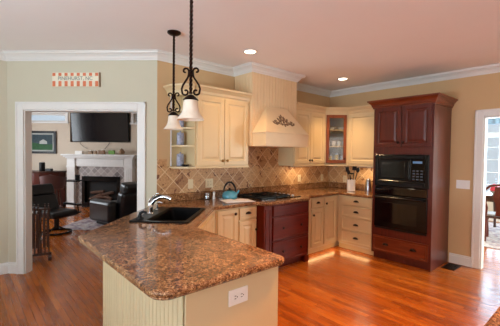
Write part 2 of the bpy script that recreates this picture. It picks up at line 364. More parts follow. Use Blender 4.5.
# ---------------------------------------------------------------- structure
H = 2.71
struct(MB().box(-8.6, 5.2, -7.6, 8.6, -0.1, 0).build('floor', 'floor'))
struct(MB().box(-8.6, 5.2, -7.6, 8.6, H, H + 0.1).build('ceiling', 'ceiling'))
K0 = (-3.484, 0.0); K1 = (-4.81, 1.326)
wall('wall_back', K0, (0, 0), 'wall_k', th=0.10)
wall('wall_right', (0, 0.10), (0, -7), 'wall_k', openings=[(2.545, 3.65, 0, 2.05)])
wall('wall_rear', (0, -7), (-8, -7), 'wall_k', openings=[(1.8, 3.8, 0.8, 2.3), (4.2, 6.2, 0.8, 2.3)])
wall('wall_left', (-8, -7), (-8, 1.326), 'wall_k', openings=[(2.0, 3.9, 0.8, 2.3), (4.2, 6.1, 0.8, 2.3)])
wall('wall_corner', (-8, 1.326), K1, 'wall')
LW = Vector(K1).to_3d() - FA; S_L = LW.dot(FT)            # s of left end
SK = (Vector(K0).to_3d() - FA).dot(FT)
def F2(s, t=0.0): q = fr(s, t); return (q.x, q.y)
OS0, OS1 = -2.775, -1.345
wall('wall_doorway', K1, K0, 'wall', th=0.11, openings=[(OS0 - S_L, OS1 - S_L, 0, 2.022)])
# living room shell
wall('wall_living_back', F2(-7.3, 4.95), F2(-0.9, 4.95), 'wall_l', openings=[(7.3 - 6.9, 7.3 - 5.50, 2.36, 2.60), (7.3 - 5.37, 7.3 - 3.62, 1.80, 2.62), (7.3 - 3.545, 7.3 - 2.8, 2.34, 2.60)])
wall('wall_living_left', F2(-7.3, 0.0), F2(-7.3, 4.95), 'wall_l', openings=[(1.2, 3.6, 0.8, 2.4)])
wall('wall_living_front', F2(S_L - 0.02, 0.14), F2(-7.3, 0.14), 'wall_l', th=0.1)
wall('wall_living_right', F2(-0.9, 4.95), F2(-0.9, 0.4), 'wall_l')
def ibox(mb, s0, s1, t0, t1, z0, z1): mb.box(s0, s1, t0, t1, z0, z1)
def fobj(o): o.location = FA; o.rotation_euler = (0, 0, R45); return o
nb = MB(); nb.box(-5.40, -3.59, 5.30, 5.34, 1.76, 2.66); nb.box(-5.40, -5.37, 5.071, 5.30, 1.76, 2.66); nb.box(-3.62, -3.59, 5.071, 5.30, 1.76, 2.66)
nb.box(-5.37, -3.62, 5.071, 5.30, 1.76, 1.80); nb.box(-5.37, -3.62, 5.071, 5.30, 2.62, 2.66); o = fobj(struct(nb.build('wall_television_niche', 'wall_l')))
# dining room shell
wall('wall_dining_far', (4.2, -0.4), (4.2, -5.0), 'wall_l', openings=[(1.02, 2.5, 0.55, 2.36)])
wall('wall_dining_left', (0.12, -0.4), (4.2, -0.4), 'wall_l')
wall('wall_dining_right', (4.2, -5.0), (0.12, -5.0), 'wall_l', openings=[(0.6, 3.2, 0.5, 2.3)])

# crown mouldings and baseboards
def closed_prof(p): return p
CR = [(0.001, H - 0.002), (0.001, H - 0.098), (0.012, H - 0.098), (0.014, H - 0.085), (0.024, H - 0.078), (0.034, H - 0.058), (0.060, H - 0.034), (0.080, H - 0.026), (0.084, H - 0.014), (0.096, H - 0.012), (0.096, H - 0.002)]
CU0, CU1, CV = -2.32, -1.41, -0.385
cm = MB(); sweep(cm, [(-8, 1.326), K1, K0, (CU0, 0), (CU0, CV), (CU1, CV), (CU1, 0), (0, 0), (0, -7)], CR); struct(cm.build('trim_1', 'trim'))
cm = MB(); sweep(cm, [(0, -7), (-8, -7), (-8, 1.326)], CR); struct(cm.build('trim_2', 'trim'))
BB = [(0.001, 0.002), (0.016, 0.002), (0.016, 0.11), (0.010, 0.118), (0.010, 0.132), (0.001, 0.14)]
def base(name, path): mb = MB(); sweep(mb, path, BB); struct(mb.build(name, 'trim'))
CW = 0.095
base('baseboard_left', [(-8, 1.326), K1, F2(OS0 - CW)])
base('baseboard_corner', [F2(OS1 + CW), K0])
base('baseboard_right', [(0, -2.08), (0, -2.445 + CW)])
base('baseboard_far_right', [(0, -3.55 - CW), (0, -7), (-8, -7), (-8, 1.326)])
base('baseboard_living', [F2(-7.3, 4.95), F2(-5.45, 4.95)])
base('baseboard_dining', [(0.12, -0.4), (4.2, -0.4), (4.2, -5.0)])
def casing(mb, x0, x1, z1, y, w=CW, t=0.018, sgn=-1, z0=0.0):
    a, b = sorted((y, y + sgn * t))
    for (u0, u1, v0, v1) in ((x0 - w, x0, z0, z1 + w), (x1, x1 + w, z0, z1 + w), (x0, x1, z1, z1 + w)):
        mb.bbox(u0, u1, a, b, v0, v1, 0.004, 1)
        c, d = sorted((y + sgn * t, y + sgn * (t + 0.008)))
    a2, b2 = sorted((y + sgn * t * 0.8, y + sgn * (t + 0.008)))
    mb.bbox(x0 - w, x0 - w + 0.022, a2, b2, z0, z1 + w, 0.003, 1); mb.bbox(x1 + w - 0.022, x1 + w, a2, b2, z0, z1 + w, 0.003, 1); mb.bbox(x0 - w, x1 + w, a2, b2, z1 + w - 0.022, z1 + w, 0.003, 1)
c = MB(); casing(c, OS0, OS1, 2.022, -0.001); c.box(OS0 - 0.001, OS0 + 0.012, 0, 0.11, 0, 2.02); c.box(OS1 - 0.012, OS1 + 0.001, 0, 0.11, 0, 2.02); c.box(OS0, OS1, 0, 0.11, 2.008, 2.023)
casing(c, OS0, OS1, 2.022, 0.111, sgn=1)
fobj(struct(c.build('trim_3', 'trim')))
c = MB(); casing(c, 2.445, 3.55, 2.05, -0.001); c.box(2.444, 2.462, 0, 0.12, 0, 2.05); c.box(3.532, 3.551, 0, 0.12, 0, 2.05); c.box(2.445, 3.55, 0, 0.12, 2.034, 2.051)
casing(c, 2.445, 3.55, 2.05, 0.121, sgn=1)
o = struct(c.build('trim_4', 'trim')); o.rotation_euler = (0, 0, -PI / 2)
# windows
def window(n, loc, rz, w, h, cols, rows, th=0.12, cas=True, transom=0.0, muntin=0.02):
    """local x along the wall, y = outward, z up from the sill"""
    mb = MB()
    if cas: 
        mb.bbox(-0.08, w + 0.08, -0.02, -0.001, h, h + 0.09, 0.004, 1); mb.bbox(-0.08, 0, -0.02, -0.001, 0, h, 0.004, 1); mb.bbox(w, w + 0.08, -0.02, -0.001, 0, h, 0.004, 1); mb.bbox(-0.1, w + 0.1, -0.05, -0.001, -0.04, 0, 0.004, 1)
    y0, y1 = th * 0.45, th * 0.75
    for r in ((0, w, 0, 0.045), (0, w, h - 0.045, h), (0, 0.045, 0.045, h - 0.045), (w - 0.045, w, 0.045, h - 0.045)): mb.box(r[0], r[1], y0, y1, r[2], r[3])
    for k in range(1, cols): x = w * k / cols; mb.box(x - muntin / 2, x + muntin / 2, y0 + 0.005, y1 - 0.005, 0.045, h - 0.045)
    for k in range(1, rows): z = h * k / rows; mb.box(0.045, w - 0.045, y0 + 0.004, y1 - 0.004, z - muntin / 2, z + muntin / 2)
    if transom: mb.box(0.045, w - 0.045, y0 - 0.02, y1 + 0.01, transom - 0.05, transom + 0.05)
    f = struct(mb.build('window_%d' % n, 'trim')); f.location = loc; f.rotation_euler = (0, 0, rz)
    MB().box(0.04, w - 0.04, (y0 + y1) / 2 - 0.002, (y0 + y1) / 2 + 0.002, 0.04, h - 0.04).build('window_pane', 'glass', f); return f
window(1, (-8, -5.0, 0.8), PI / 2, 1.9, 1.5, 4, 4)
window(2, (-8, -2.8, 0.8), PI / 2, 1.9, 1.5, 4, 4)
window(3, (-1.8, -7, 0.8), PI, 2.0, 1.5, 4, 4)
window(4, (-4.2, -7, 0.8), PI, 2.0, 1.5, 4, 4)
window(5, (4.2, -1.42, 0.55), -PI / 2, 1.48, 1.81, 4, 6, transom=1.50, muntin=0.010)
window(6, (3.6, -5.0, 0.5), PI, 2.6, 1.8, 4, 4)
window(7, fr(-6.9, 4.95, 2.36), R45, 1.40, 0.24, 1, 1)
window(8, fr(-3.545, 4.95, 2.34), R45, 0.745, 0.26, 1, 1)
q = fr(-7.3, 1.2, 0.8); window(9, q, R45 + PI / 2, 2.4, 1.6, 4, 4)

# backsplash tile (its own surface in front of the wall)
b = MB(); b.box(-3.484, -0.02, -0.008, -0.0005, 1.015, 1.352); b.box(-2.318, -1.402, -0.008, -0.0005, 1.352, 1.622); b.box(-3.484, -3.36, -0.008, -0.0005, 1.352, 1.44)
struct(b.build('trim_backsplash', 'tile'))
b = MB(); b.box(0.0, 1.225, -0.008, -0.0005, 1.015, 1.352); o = struct(b.build('trim_backsplash_right', 'tile')); o.location = (0, -0.009, 0); o.rotation_euler = (0, 0, -PI / 2)

# ---------------------------------------------------------------- cabinet builders (front faces local -y, x from 0 to w)
DOOR = [(0, 0.0), (0, -0.018), (0.003, -0.021), (0.052, -0.021), (0.060, -0.012), (0.074, -0.010), (0.100, -0.018), (0.106, -0.018)]
DRAW = [(0, 0.0), (0, -0.018), (0.003, -0.021), (0.022, -0.021), (0.028, -0.014), (0.034, -0.014)]
SLAB = [(0, 0.0), (0, -0.016), (0.006, -0.021), (0.008, -0.021)]
def cup_pull(parent, x, z, m='bronze', y=-0.021, w=0.045):
    mb = MB(); mb.smooth = True; n, k = 12, 6; vs = []; fs = []
    for j in range(k + 1):
        ph = (PI / 2) * j / k
        for i in range(n + 1):
            th = PI * i / n; vs.append((x + w * math.cos(th) * math.cos(ph) , y - 0.024 * math.sin(ph) - 0.001, z - 0.012 + 0.030 * math.sin(th) * math.cos(ph) + 0.0))
    for j in range(k):
        for i in range(n): fs.append((j * (n + 1) + i, j * (n + 1) + i + 1, (j + 1) * (n + 1) + i + 1, (j + 1) * (n + 1) + i))
    mb.add(vs, fs); mb.smooth = False; mb.tube([(x - w, y - 0.003, z - 0.012), (x + w, y - 0.003, z - 0.012)], 0.003, 6)
    return mb.build('handle', m, parent)
def knob(parent, x, z, m='bronze', y=-0.021, r=0.018):
    T = Matrix.Translation((x, y, z)) @ Matrix.Rotation(PI / 2, 4, 'X')
    return MB().lathe([(0.006, 0), (0.006, 0.012), (r, 0.016), (r, 0.022), (r * 0.6, 0.028), (1e-6, 0.029)], n=12, T=T).build('knob', m, parent)
def door(parent, x0, x1, z0, z1, m, kx=None, kz=None, km='bronze', y=0.0):
    mb = MB(); mb.rings((x0, x1, z0, z1), [(a, y + b) for a, b in DOOR]); d = mb.build('door', m, parent)
    if kx is not None: knob(d, kx, kz, km, y - 0.021)
    return d
def drawer(parent, x0, x1, z0, z1, m, pull=1, prof=DRAW, y=0.0, km='bronze', kind='cup'):
    d = MB().rings((x0, x1, z0, z1), [(a, y + b) for a, b in prof]).build('drawer', m, parent)
    xs = [(x0 + x1) / 2] if pull == 1 else [x0 + (x1 - x0) * f for f in (0.25, 0.75)] if pull == 2 else []
    for x in xs:
        if kind == 'cup': cup_pull(d, x, (z0 + z1) / 2 + 0.004, km, y - 0.021)
        else: knob(d, x, (z0 + z1) / 2, km, y - 0.021, 0.018)
    return d
def beadboard(mb, x0, x1, z0, z1, y=0.0, pitch=0.045, depth=0.004, T=None, back=0.01):
    n = max(1, round((x1 - x0) / pitch)); p = (x1 - x0) / n; pts = []
    for k in range(n):
        a = x0 + k * p; pts += [(a, y), (a + p - 0.013, y), (a + p - 0.008, y + depth), (a + p - 0.003, y)]
    pts.append((x1, y)); m = len(pts)
    mb.add([(a, b, z0) for a, b in pts] + [(a, b, z1) for a, b in pts], [(i, i + 1, m + i + 1, m + i) for i in range(m - 1)], T)

# ---- base cabinets on the back wall
FC = -0.62
TOP = 0.872
def base_carcass(t, w, d, m='cream', z1=TOP):
    MB().box(0.0005, w - 0.0005, 0.0, d, 0.10, z1).build('body', m, t); MB().box(0.001, w - 0.001, 0.05, d, 0.002, 0.0995).build('toe_kick', m, t)
D1 = 0.615
t = thing('base_cabinet', 'cream base cabinet with one tall door, just right of the angled sink front', 'cabinet', (-3.06, FC, 0)); base_carcass(t, 0.33, D1)
door(t, 0.02, 0.315, 0.12, 0.855, 'cream', 0.265, 0.80)
t = thing('base_cabinet', 'cream base cabinet with drawer over door, immediately left of the red cooktop drawers', 'cabinet', (-2.73, FC, 0)); base_carcass(t, 0.30, D1)
drawer(t, 0.012, 0.288, 0.715, 0.855, 'cream'); door(t, 0.012, 0.288, 0.12, 0.695, 'cream', 0.270, 0.57)
# range drawers
t = thing('cooktop_drawer_cabinet', 'red mahogany drawer cabinet bumped out below the black cooktop', 'cabinet', (-2.43, -0.745, 0))
W = 0.90
MB().box(0.0, W, 0.0, 0.74, 0.09, TOP).build('body', 'mahogany', t)
MB().box(0.02, W - 0.02, 0.06, 0.70, 0.002, 0.09).build('toe_kick', 'mahogany', t)
p = MB(); p.bbox(0.0, 0.135, -0.018, 0.0, 0.09, TOP, 0.004, 1); p.rings((0.02, 0.115, 0.14, 0.83), [(0, -0.018), (0.004, -0.026), (0.014, -0.026), (0.018, -0.020), (0.02, -0.020)]); p.bbox(-0.003, 0.138, -0.026, 0.0, 0.05, 0.10, 0.004, 1)
p.build('pilaster', 'mahogany', t)
for z0, z1, n, pr in ((0.72, 0.855, 0, SLAB), (0.405, 0.705, 2, DRAW), (0.105, 0.390, 2, DRAW)): drawer(t, 0.165, 0.880, z0, z1, 'mahogany_h', n, pr, kind='knob')
for x in (0.0, W - 0.09): MB().prism([(x, -0.01), (x + 0.09, -0.01), (x + 0.075, 0.05), (x + 0.015, 0.05)], 0.002, 0.09).build('foot', 'mahogany', t)
t = thing('base_cabinet', 'cream base cabinet with drawer over door, immediately right of the red cooktop drawers', 'cabinet', (-1.515, FC, 0)); base_carcass(t, 0.505, D1)
drawer(t, 0.20, 0.495, 0.715, 0.855, 'cream'); door(t, 0.20, 0.495, 0.12, 0.695, 'cream', 0.225, 0.61)
t = thing('base_cabinet', 'cream corner base cabinet with one full-height door and no drawer', 'cabinet', (-1.01, FC, 0)); base_carcass(t, 1.00, D1)
door(t, 0.012, 0.345, 0.12, 0.855, 'cream', 0.04, 0.76)
t = thing('base_cabinet', 'cream base cabinet with a stack of four drawers, left of the oven tower', 'cabinet', (-0.61, -0.625, 0), -PI / 2)
MB().box(0.0, 0.61, 0.0, 0.602, 0.10, TOP).build('body', 'cream', t); MB().box(0.001, 0.61, 0.04, 0.602, 0.002, 0.0995).build('toe_kick', 'cream', t)
for z0, z1, pr in ((0.728, 0.855, SLAB), (0.535, 0.712, DRAW), (0.325, 0.520, DRAW), (0.118, 0.310, DRAW)): drawer(t, 0.075, 0.598, z0, z1, 'cream', 1, pr)

# ---- peninsula
PU0, PU1, PV = -4.44, -3.83, -2.33
t = thing('peninsula_cabinet', 'cream peninsula cabinet under the granite, beadboard side and plain end panel', 'cabinet', (0, 0, 0))
pen = [(PU0, PV), (PU1, PV), (PU1, -1.375), (-3.105, -0.65), (-3.065, -0.62), (-3.065, -0.005), (-3.285, -0.006), (PU0, -1.16)]
def wallsolid(mb, poly, z0, z1, th=0.02, skip=()):
    n = len(poly)
    inner = [tuple(q) for q in offset_poly(poly, -th)]
    for i in range(n):
        if i in skip: continue
        j = (i + 1) % n; mb.prism([poly[i], poly[j], inner[j], inner[i]], z0, z1)
mb = MB(); wallsolid(mb, pen, 0.10, TOP); mb.build('body', 'cream', t)
mb = MB(); wallsolid(mb, [(PU0 + .01, PV + 0.03), (PU1 - 0.05, PV + 0.03), (PU1 - 0.05, -1.36), (-3.14, -0.61), (-3.07, -0.60), (-3.07, -0.03), (-3.27, -0.03), (PU0 + .03, -1.18)], 0.002, 0.0995); mb.build('toe_kick', 'cream', t)
mb = MB(); T = Matrix.Translation((PU0, 0, 0)) @ Matrix.Rotation(-PI / 2, 4, 'Z')   # local x -> -v, front -> -u
beadboard(mb, 1.165, 2.325, 0.004, TOP, y=-0.011, depth=0.009, T=T)
T2 = Matrix.Translation((-3.285, -0.005, 0)) @ Matrix.Rotation(PI / 4 + PI, 4, 'Z')
beadboard(mb, 0.03, 1.63, 0.004, TOP, y=-0.011, depth=0.009, T=T2)
mb.build('beadboard_side', 'cream_bead', t, 'cream beadboard side panel with vertical grooves')
mb = MB(); mb.bbox(PU0 - 0.008, PU1, PV - 0.010, PV - 0.0005, 0.004, TOP, 0.002, 1); mb.build('end_panel', 'cream_bead', t, 'plain tan-cream end panel')
# angled sink front door
T = Matrix.Translation((-3.83, -1.375, 0)) @ Matrix.Rotation(PI / 4, 4, 'Z')
mb = MB(); mb.rings((0.10, 0.50, 0.12, 0.84), DOOR, T=T); d1 = mb.build('door', 'cream', t)
mb = MB(); mb.rings((0.51, 0.93, 0.12, 0.84), DOOR, T=T); d2 = mb.build('door', 'cream', t)
mb = MB(); mb.tube([T @ Vector((0.47, -0.05, 0.60)), T @ Vector((0.47, -0.05, 0.75))], 0.005); mb.build('handle', 'bronze', d1)

# ---- countertop (one continuous slab with sink cut-out)
outer = [(-0.004, -0.006), (-0.004, -1.236), (-0.65, -1.236), (-0.65, -0.66), (-1.44, -0.66), (-1.54, -0.785), (-2.40, -0.785), (-2.47, -0.665), (-3.10, -0.665), (-3.79, -1.36), (-3.79, -2.385), (-4.61, -2.385), (-4.61, -1.10), (-3.50, -0.006)]
outer = round_corner(outer, {4: 0.05, 5: 0.05, 6: 0.05, 7: 0.05, 9: 0.04, 10: 0.06, 11: 0.09, 12: 0.10, 2: 0.01})
SC = Vector((-3.70, -0.785, 0)); ST = Matrix.Translation(SC) @ Matrix.Rotation(PI / 4, 4, 'Z')
hole = [ST @ Vector(v) for v in ((-0.365, -0.235, 0), (0.365, -0.235, 0), (0.365, 0.14, 0), (-0.365, 0.14, 0))]; hole = [(v.x, v.y) for v in hole]
def slab(name, outer, holes, z0, z1, m, parent=None):
    bm = bmesh.new()
    A = sum(outer[i - 1][0] * outer[i][1] - outer[i][0] * outer[i - 1][1] for i in range(len(outer)))
    sg = -1.0 if A > 0 else 1.0                                    # inward offset sign for "right of path"
    prof = [(0.014, z1), (0.004, z1 - 0.004), (0.0, z1 - 0.012), (0.0, z1 - 0.020), (0.006, z1 - 0.028), (0.004, z0 + 0.008), (0.012, z0)]
    rings = [[bm.verts.new((q.x, q.y, z)) for q in offset_poly(outer, sg * d)] for d, z in prof]; n = len(outer)
    for j in range(len(rings) - 1):
        for i in range(n): bm.faces.new((rings[j][i], rings[j][(i + 1) % n], rings[j + 1][(i + 1) % n], rings[j + 1][i]))
    hr = [[[bm.verts.new((x, y, z)) for x, y in h] for z in (z1, z0)] for h in holes]
    for a, b in hr:
        for i in range(len(a)): bm.faces.new((a[i], a[(i + 1) % len(a)], b[(i + 1) % len(a)], b[i]))
    for k, ri in ((0, 0), (1, -1)):
        ed = []
        for loop in [rings[ri]] + [h[k] for h in hr]:
            for i in range(len(loop)):
                e = bm.edges.get((loop[i], loop[(i + 1) % len(loop)])) or bm.edges.new((loop[i], loop[(i + 1) % len(loop)])); ed.append(e)
        bmesh.ops.triangle_fill(bm, use_beauty=True, use_dissolve=False, edges=ed)
    bmesh.ops.recalc_face_normals(bm, faces=bm.faces[:])
    me = bpy.data.meshes.new(name); bm.to_mesh(me); bm.free(); me.materials.append(M[m]); o = bpy.data.objects.new(name, me); COL.objects.link(o)
    if parent: o.parent = parent
    return o
ct = thing('countertop', 'polished brown speckled granite countertop with black sink and cooktop, running from peninsula to oven tower', 'countertop')
slab('slab', outer, [hole], 0.874, 0.914, 'granite', ct)
mb = MB(); mb.bbox(-3.478, -0.026, -0.026, -0.0015, 0.914, 1.014, 0.004, 1); mb.bbox(-0.026, -0.0015, -1.234, -0.002, 0.914, 1.014, 0.004, 1); mb.build('upstand', 'granite', ct)
# second counter corner at the lower right of the view
isl = round_corner([(-4.15, -3.333), (-2.0, -3.333), (-2.0, -4.2), (-4.15, -4.2)], {0: 0.05, 1: 0.05, 2: 0.05, 3: 0.05})
t = thing('kitchen_island', 'kitchen island whose brown granite corner shows at the bottom right', 'island', (0, 0, 0))
slab('island_top', isl, [], 0.874, 0.914, 'granite', t)
mb = MB(); mb.box(-4.05, -2.05, -4.12, -3.42, 0.10, 0.873); mb.build('body', 'cream', t); MB().box(-4.0, -2.1, -4.07, -3.47, 0.002, 0.0995).build('toe_kick', 'cream', t)

# ---- sink, faucet
t = thing('kitchen_sink', 'black rectangular drop-in sink set at an angle in the peninsula granite', 'sink', SC, PI / 4)
mb = MB(); x0, x1, y0, y1, yb = -0.39, 0.39, -0.262, 0.262, 0.125; zt = 0.926
o4 = [(x0, y0), (x1, y0), (x1, y1), (x0, y1)]; i4 = [(-0.35, -0.222), (0.35, -0.222), (0.35, yb), (-0.35, yb)]
def loop(mb, L): # stacked quads rings [(pts,z)]
    vs = [(x, y, z) for pts, z in L for x, y in pts]; n = len(L[0][0]); fs = []
    for j in range(len(L) - 1):
        for k in range(n): fs.append((j * n + k, j * n + (k + 1) % n, (j + 1) * n + (k + 1) % n, (j + 1) * n + k))
    fs.append(tuple((len(L) - 1) * n + k for k in range(n))); mb.add(vs, fs)
def ins(p, d):
    cx = sum(a for a, b in p) / len(p); cy = sum(b for a, b in p) / len(p); return [(a - math.copysign(d, a - cx), b - math.copysign(d, b - cy)) for a, b in p]
loop(mb, [(round_corner(o4, {0: .03, 1: .03, 2: .03, 3: .03}), 0.915), (round_corner(o4, {0: .03, 1: .03, 2: .03, 3: .03}), zt - 0.004), (round_corner(ins(o4, 0.006), {0: .03, 1: .03, 2: .03, 3: .03}), zt),
          (round_corner(i4, {0: .04, 1: .04, 2: .04, 3: .04}), zt), (round_corner(ins(i4, 0.01), {0: .04, 1: .04, 2: .04, 3: .04}), zt - 0.02), (round_corner(ins(i4, 0.03), {0: .05, 1: .05, 2: .05, 3: .05}), 0.74)])
mb.build('basin', 'sink', t)
mb = MB(); mb.bbox(-0.012, 0.012, -0.19, 0.09, 0.742, 0.86, 0.008, 2); mb.build('bowl_divider', 'sink', t)
MB().lathe([(0.04, 0.0), (0.04, 0.004), (0.03, 0.006), (0.02, 0.002), (1e-6, 0.002)], (-0.18, -0.05, 0.742)).build('drain', 'chrome', t)
t = thing('faucet', 'arched chrome kitchen faucet with black grip standing behind the black sink', 'faucet', ST @ Vector((-0.04, 0.195, 0.927)), PI / 4)
MB().lathe([(0.030, 0), (0.030, 0.008), (0.024, 0.014), (0.022, 0.05), (0.026, 0.09), (0.022, 0.11)], n=20).build('base', 'chrome', t)
pts = [(0, 0.0, 0.08), (0, -0.015, 0.105), (0, -0.04, 0.132), (0, -0.08, 0.156), (0, -0.12, 0.166), (0, -0.17, 0.160), (0, -0.20, 0.142)]
MB().tube(pts, [0.022, 0.021, 0.018, 0.016, 0.017, 0.020, 0.020], 12).build('spout', 'chrome', t)
MB().tube([(0, -0.010, 0.116), (0, -0.04, 0.148), (0, -0.08, 0.170), (0, -0.11, 0.180)], [0.008, 0.015, 0.014, 0.006], 10).build('grip', 'black_plastic', t, 'black grip')
MB().tube([(0, 0.0, 0.09), (-0.01, 0.01, 0.12), (-0.02, -0.03, 0.17), (-0.03, -0.09, 0.205)], [0.012, 0.010, 0.008, 0.007], 10).build('lever', 'chrome', t)
t = thing('soap_dispenser', 'small chrome soap pump on the sink deck right of the faucet', 'soap dispenser', ST @ Vector((0.17, 0.205, 0.927)), PI / 4)
MB().lathe([(0.018, 0), (0.018, 0.006), (0.009, 0.012), (0.009, 0.06)], n=14).build('body', 'chrome', t)
MB().tube([(0, 0, 0.06), (0, 0, 0.075), (0, -0.03, 0.082), (0, -0.055, 0.072)], 0.007, 8).build('nozzle', 'chrome', t)
t = thing('side_sprayer', 'black side sprayer in a round holder left of the faucet', 'sprayer', ST @ Vector((-0.28, 0.200, 0.927)), PI / 4)
MB().lathe([(0.035, 0), (0.033, 0.010), (0.02, 0.016), (0.018, 0.03)], n=16).build('holder', 'black_plastic', t)
MB().tube([(0, 0, 0.03), (0, -0.005, 0.05), (0, -0.03, 0.062), (0, -0.06, 0.052)], [0.014, 0.015, 0.013, 0.012], 10).build('spray_head', 'black_plastic', t)

# ---- cooktop
t = thing('cooktop', 'black glass gas cooktop set into the granite over the red drawers', 'cooktop', (-1.965, -0.38, 0.9145))
MB().bbox(-0.385, 0.385, -0.26, 0.26, 0.0, 0.010, 0.004, 2).build('glass_top', 'black_glass', t)
for x, y, r in ((-0.24, 0.12, 0.05), (-0.24, -0.12, 0.04), (0.05, 0.12, 0.04), (0.05, -0.12, 0.05)):
    b = MB(); b.lathe([(r, 0.010), (r, 0.018), (r * 0.7, 0.024), (1e-6, 0.024)], (x, y, 0), 16); bo = b.build('burner', 'black_plastic', t)
for x in (-0.24, 0.05):
    g = MB()
    for s in (-1, 1): g.box(x - 0.13, x + 0.13, s * 0.235 - 0.005, s * 0.235 + 0.005, 0.018, 0.036); g.box(x + s * 0.13 - 0.005, x + s * 0.13 + 0.005, -0.24, 0.24, 0.018, 0.036)
    for yy in (-0.12, 0.12): g.box(x - 0.13, x - 0.03, yy - 0.004, yy + 0.004, 0.026, 0.036); g.box(x + 0.03, x + 0.13, yy - 0.004, yy + 0.004, 0.026, 0.036); g.box(x - 0.004, x + 0.004, yy + 0.03, yy + 0.11, 0.026, 0.036); g.box(x - 0.004, x + 0.004, yy - 0.11, yy - 0.03, 0.026, 0.036)
    for sx in (-1, 1):
        for sy in (-1, 1): g.box(x + sx * 0.125 - 0.006, x + sx * 0.125 + 0.006, sy * 0.23 - 0.006, sy * 0.23 + 0.006, 0.0095, 0.02)
    g.build('grate', 'black_plastic', t)
for k in range(5): MB().lathe([(0.018, 0.010), (0.016, 0.026), (1e-6, 0.027)], (0.30, -0.18 + k * 0.085, 0), 14).build('control_knob', 'steel', t)

# ---- range hood (chase + canopy)
t = thing('range_hood', 'cream plaster range hood with beadboard chimney and leafy relief over the cooktop', 'range hood', (-1.865, 0, 0))
hw = (CU1 - CU0) / 2
mb = MB(); mb.box(-hw + 0.011, hw - 0.006, CV + 0.011, -0.009, 1.625, H - 0.003)
beadboard(mb, -hw, hw, 1.625, H - 0.005, y=CV, pitch=0.058, depth=0.010)
beadboard(mb, 0.0, -CV - 0.012, 1.625, H - 0.005, y=0, pitch=0.058, depth=0.010, T=Matrix.Translation((-hw, -0.012, 0)) @ Matrix.Rotation(-PI / 2, 4, 'Z'))
mb.build('chimney_chase', 'stucco', t, 'cream beadboard chimney chase')
mb = MB(); B = 0.432; tz, bz = 2.175, 1.815; F = -0.64; tw = 0.205
vs = [(-B, CV, bz), (B, CV, bz), (B, F, bz), (-B, F, bz), (-tw, CV, tz), (tw, CV, tz), (tw, CV - 0.03, tz), (-tw, CV - 0.03, tz)]
vs = [(x, y - (0.001 if y == CV else 0), z) for x, y, z in vs]
mb.add(vs, [(0, 1, 2, 3), (4, 7, 6, 5), (3, 2, 6, 7), (2, 1, 5, 6), (0, 3, 7, 4), (1, 0, 4, 5)]); mb.build('canopy', 'stucco', t)
mb = MB(); mb.bbox(-B - 0.012, B + 0.012, F - 0.012, CV - 0.001, bz - 0.018, bz, 0.005, 2)
for a in ((-B, B, F, F + 0.02), (-B, -B + 0.02, F + 0.0201, CV - 0.001), (B - 0.02, B, F + 0.0201, CV - 0.001)): mb.box(a[0], a[1], a[2], a[3], 1.625, bz - 0.017)
mb.box(-B + 0.0201, B - 0.0201, F + 0.0201, CV - 0.002, 1.640, 1.655); mb.build('skirt', 'stucco', t)
# relief on the sloping front
slope = math.atan2((CV - 0.03) - F, tz - bz); T = Matrix.Translation((0.0, (F + CV - 0.03) / 2 - 0.006, (tz + bz) / 2 - 0.02)) @ Matrix.Rotation(-slope, 4, 'X')
mb = MB()
def leaf(mb, x, z, a, l=0.05, w=0.02): mb.ell((0, 0, 0), l / 2, 0.014, w / 2, T=T @ Matrix.Translation((x, 0, z)) @ Matrix.Rotation(-a, 4, 'Y'), n=10, m=6)
def scroll(mb, cx, cz, r, a0, sgn=1, turns=1.2, tr=0.008):
    pts = []
    for k in range(22):
        u = k / 21; a = a0 + sgn * u * turns * 2 * PI; q = r * (1 - 0.75 * u); pts.append(T @ Vector((cx + q * math.cos(a), -0.004, cz + q * math.sin(a))))
    mb.tube(pts, tr, 6)
for x, z, a in ((0, 0.07, 1.57), (-0.03, 0.05, 2.2), (0.03, 0.05, 0.9), (0, 0.0, 1.57), (-0.06, 0.0, 2.8), (0.06, 0.0, 0.35), (-0.11, -0.03, 3.4), (0.11, -0.03, -0.25), (-0.15, -0.045, 2.9), (0.15, -0.045, 0.25), (-0.04, -0.045, 3.6), (0.04, -0.045, -0.4), (0, -0.055, 1.57), (-0.19, -0.03, 2.3), (0.19, -0.03, 0.85), (-0.085, 0.02, 2.1), (0.085, 0.02, 1.0)): leaf(mb, x * 1.05, z * 1.25, a, 0.068, 0.034)
for s in (-1, 1): scroll(mb, s * 0.085, -0.03, 0.035, PI / 2, s); scroll(mb, s * 0.03, 0.03, 0.028, PI / 2, -s); scroll(mb, s * 0.155, -0.02, 0.028, 0 if s > 0 else PI, s)
mb.ell((0, 0, 0), 0.018, 0.014, 0.018, T=T @ Matrix.Translation((0, -0.004, -0.02))); mb.build('relief_ornament', 'wicker', t, 'tan leafy relief ornament')

# ---- upper cabinets
UZ0, UZ1 = 1.357, 2.235
def crown_prof(z): return [(-0.006, z - 0.035), (0.014, z - 0.035), (0.016, z - 0.015), (0.026, z - 0.008), (0.034, z + 0.022), (0.062, z + 0.056), (0.076, z + 0.062), (0.080, z + 0.082), (-0.006, z + 0.082)]
t = thing('hanging_cabinet', 'cream two-door wall cabinet with crown moulding left of the range hood', 'cabinet', (-3.165, -0.33, UZ0))
w = 0.84; hgt = UZ1 - UZ0
MB().box(0, w, 0.0, 0.320, 0.0, hgt).build('body', 'cream', t)
door(t, 0.022, 0.418, 0.02, hgt - 0.035, 'cream', 0.385, 0.07, 'brass'); door(t, 0.426, 0.822, 0.02, hgt - 0.035, 'cream', 0.460, 0.07, 'brass')
for d in [o for o in bpy.data.objects if o.parent == t and o.name.startswith('door')]: pass
mb = MB(); sweep(mb, [(0.0, 0.0), (w, 0.0)], crown_prof(hgt)); mb.build('crown', 'cream', t)
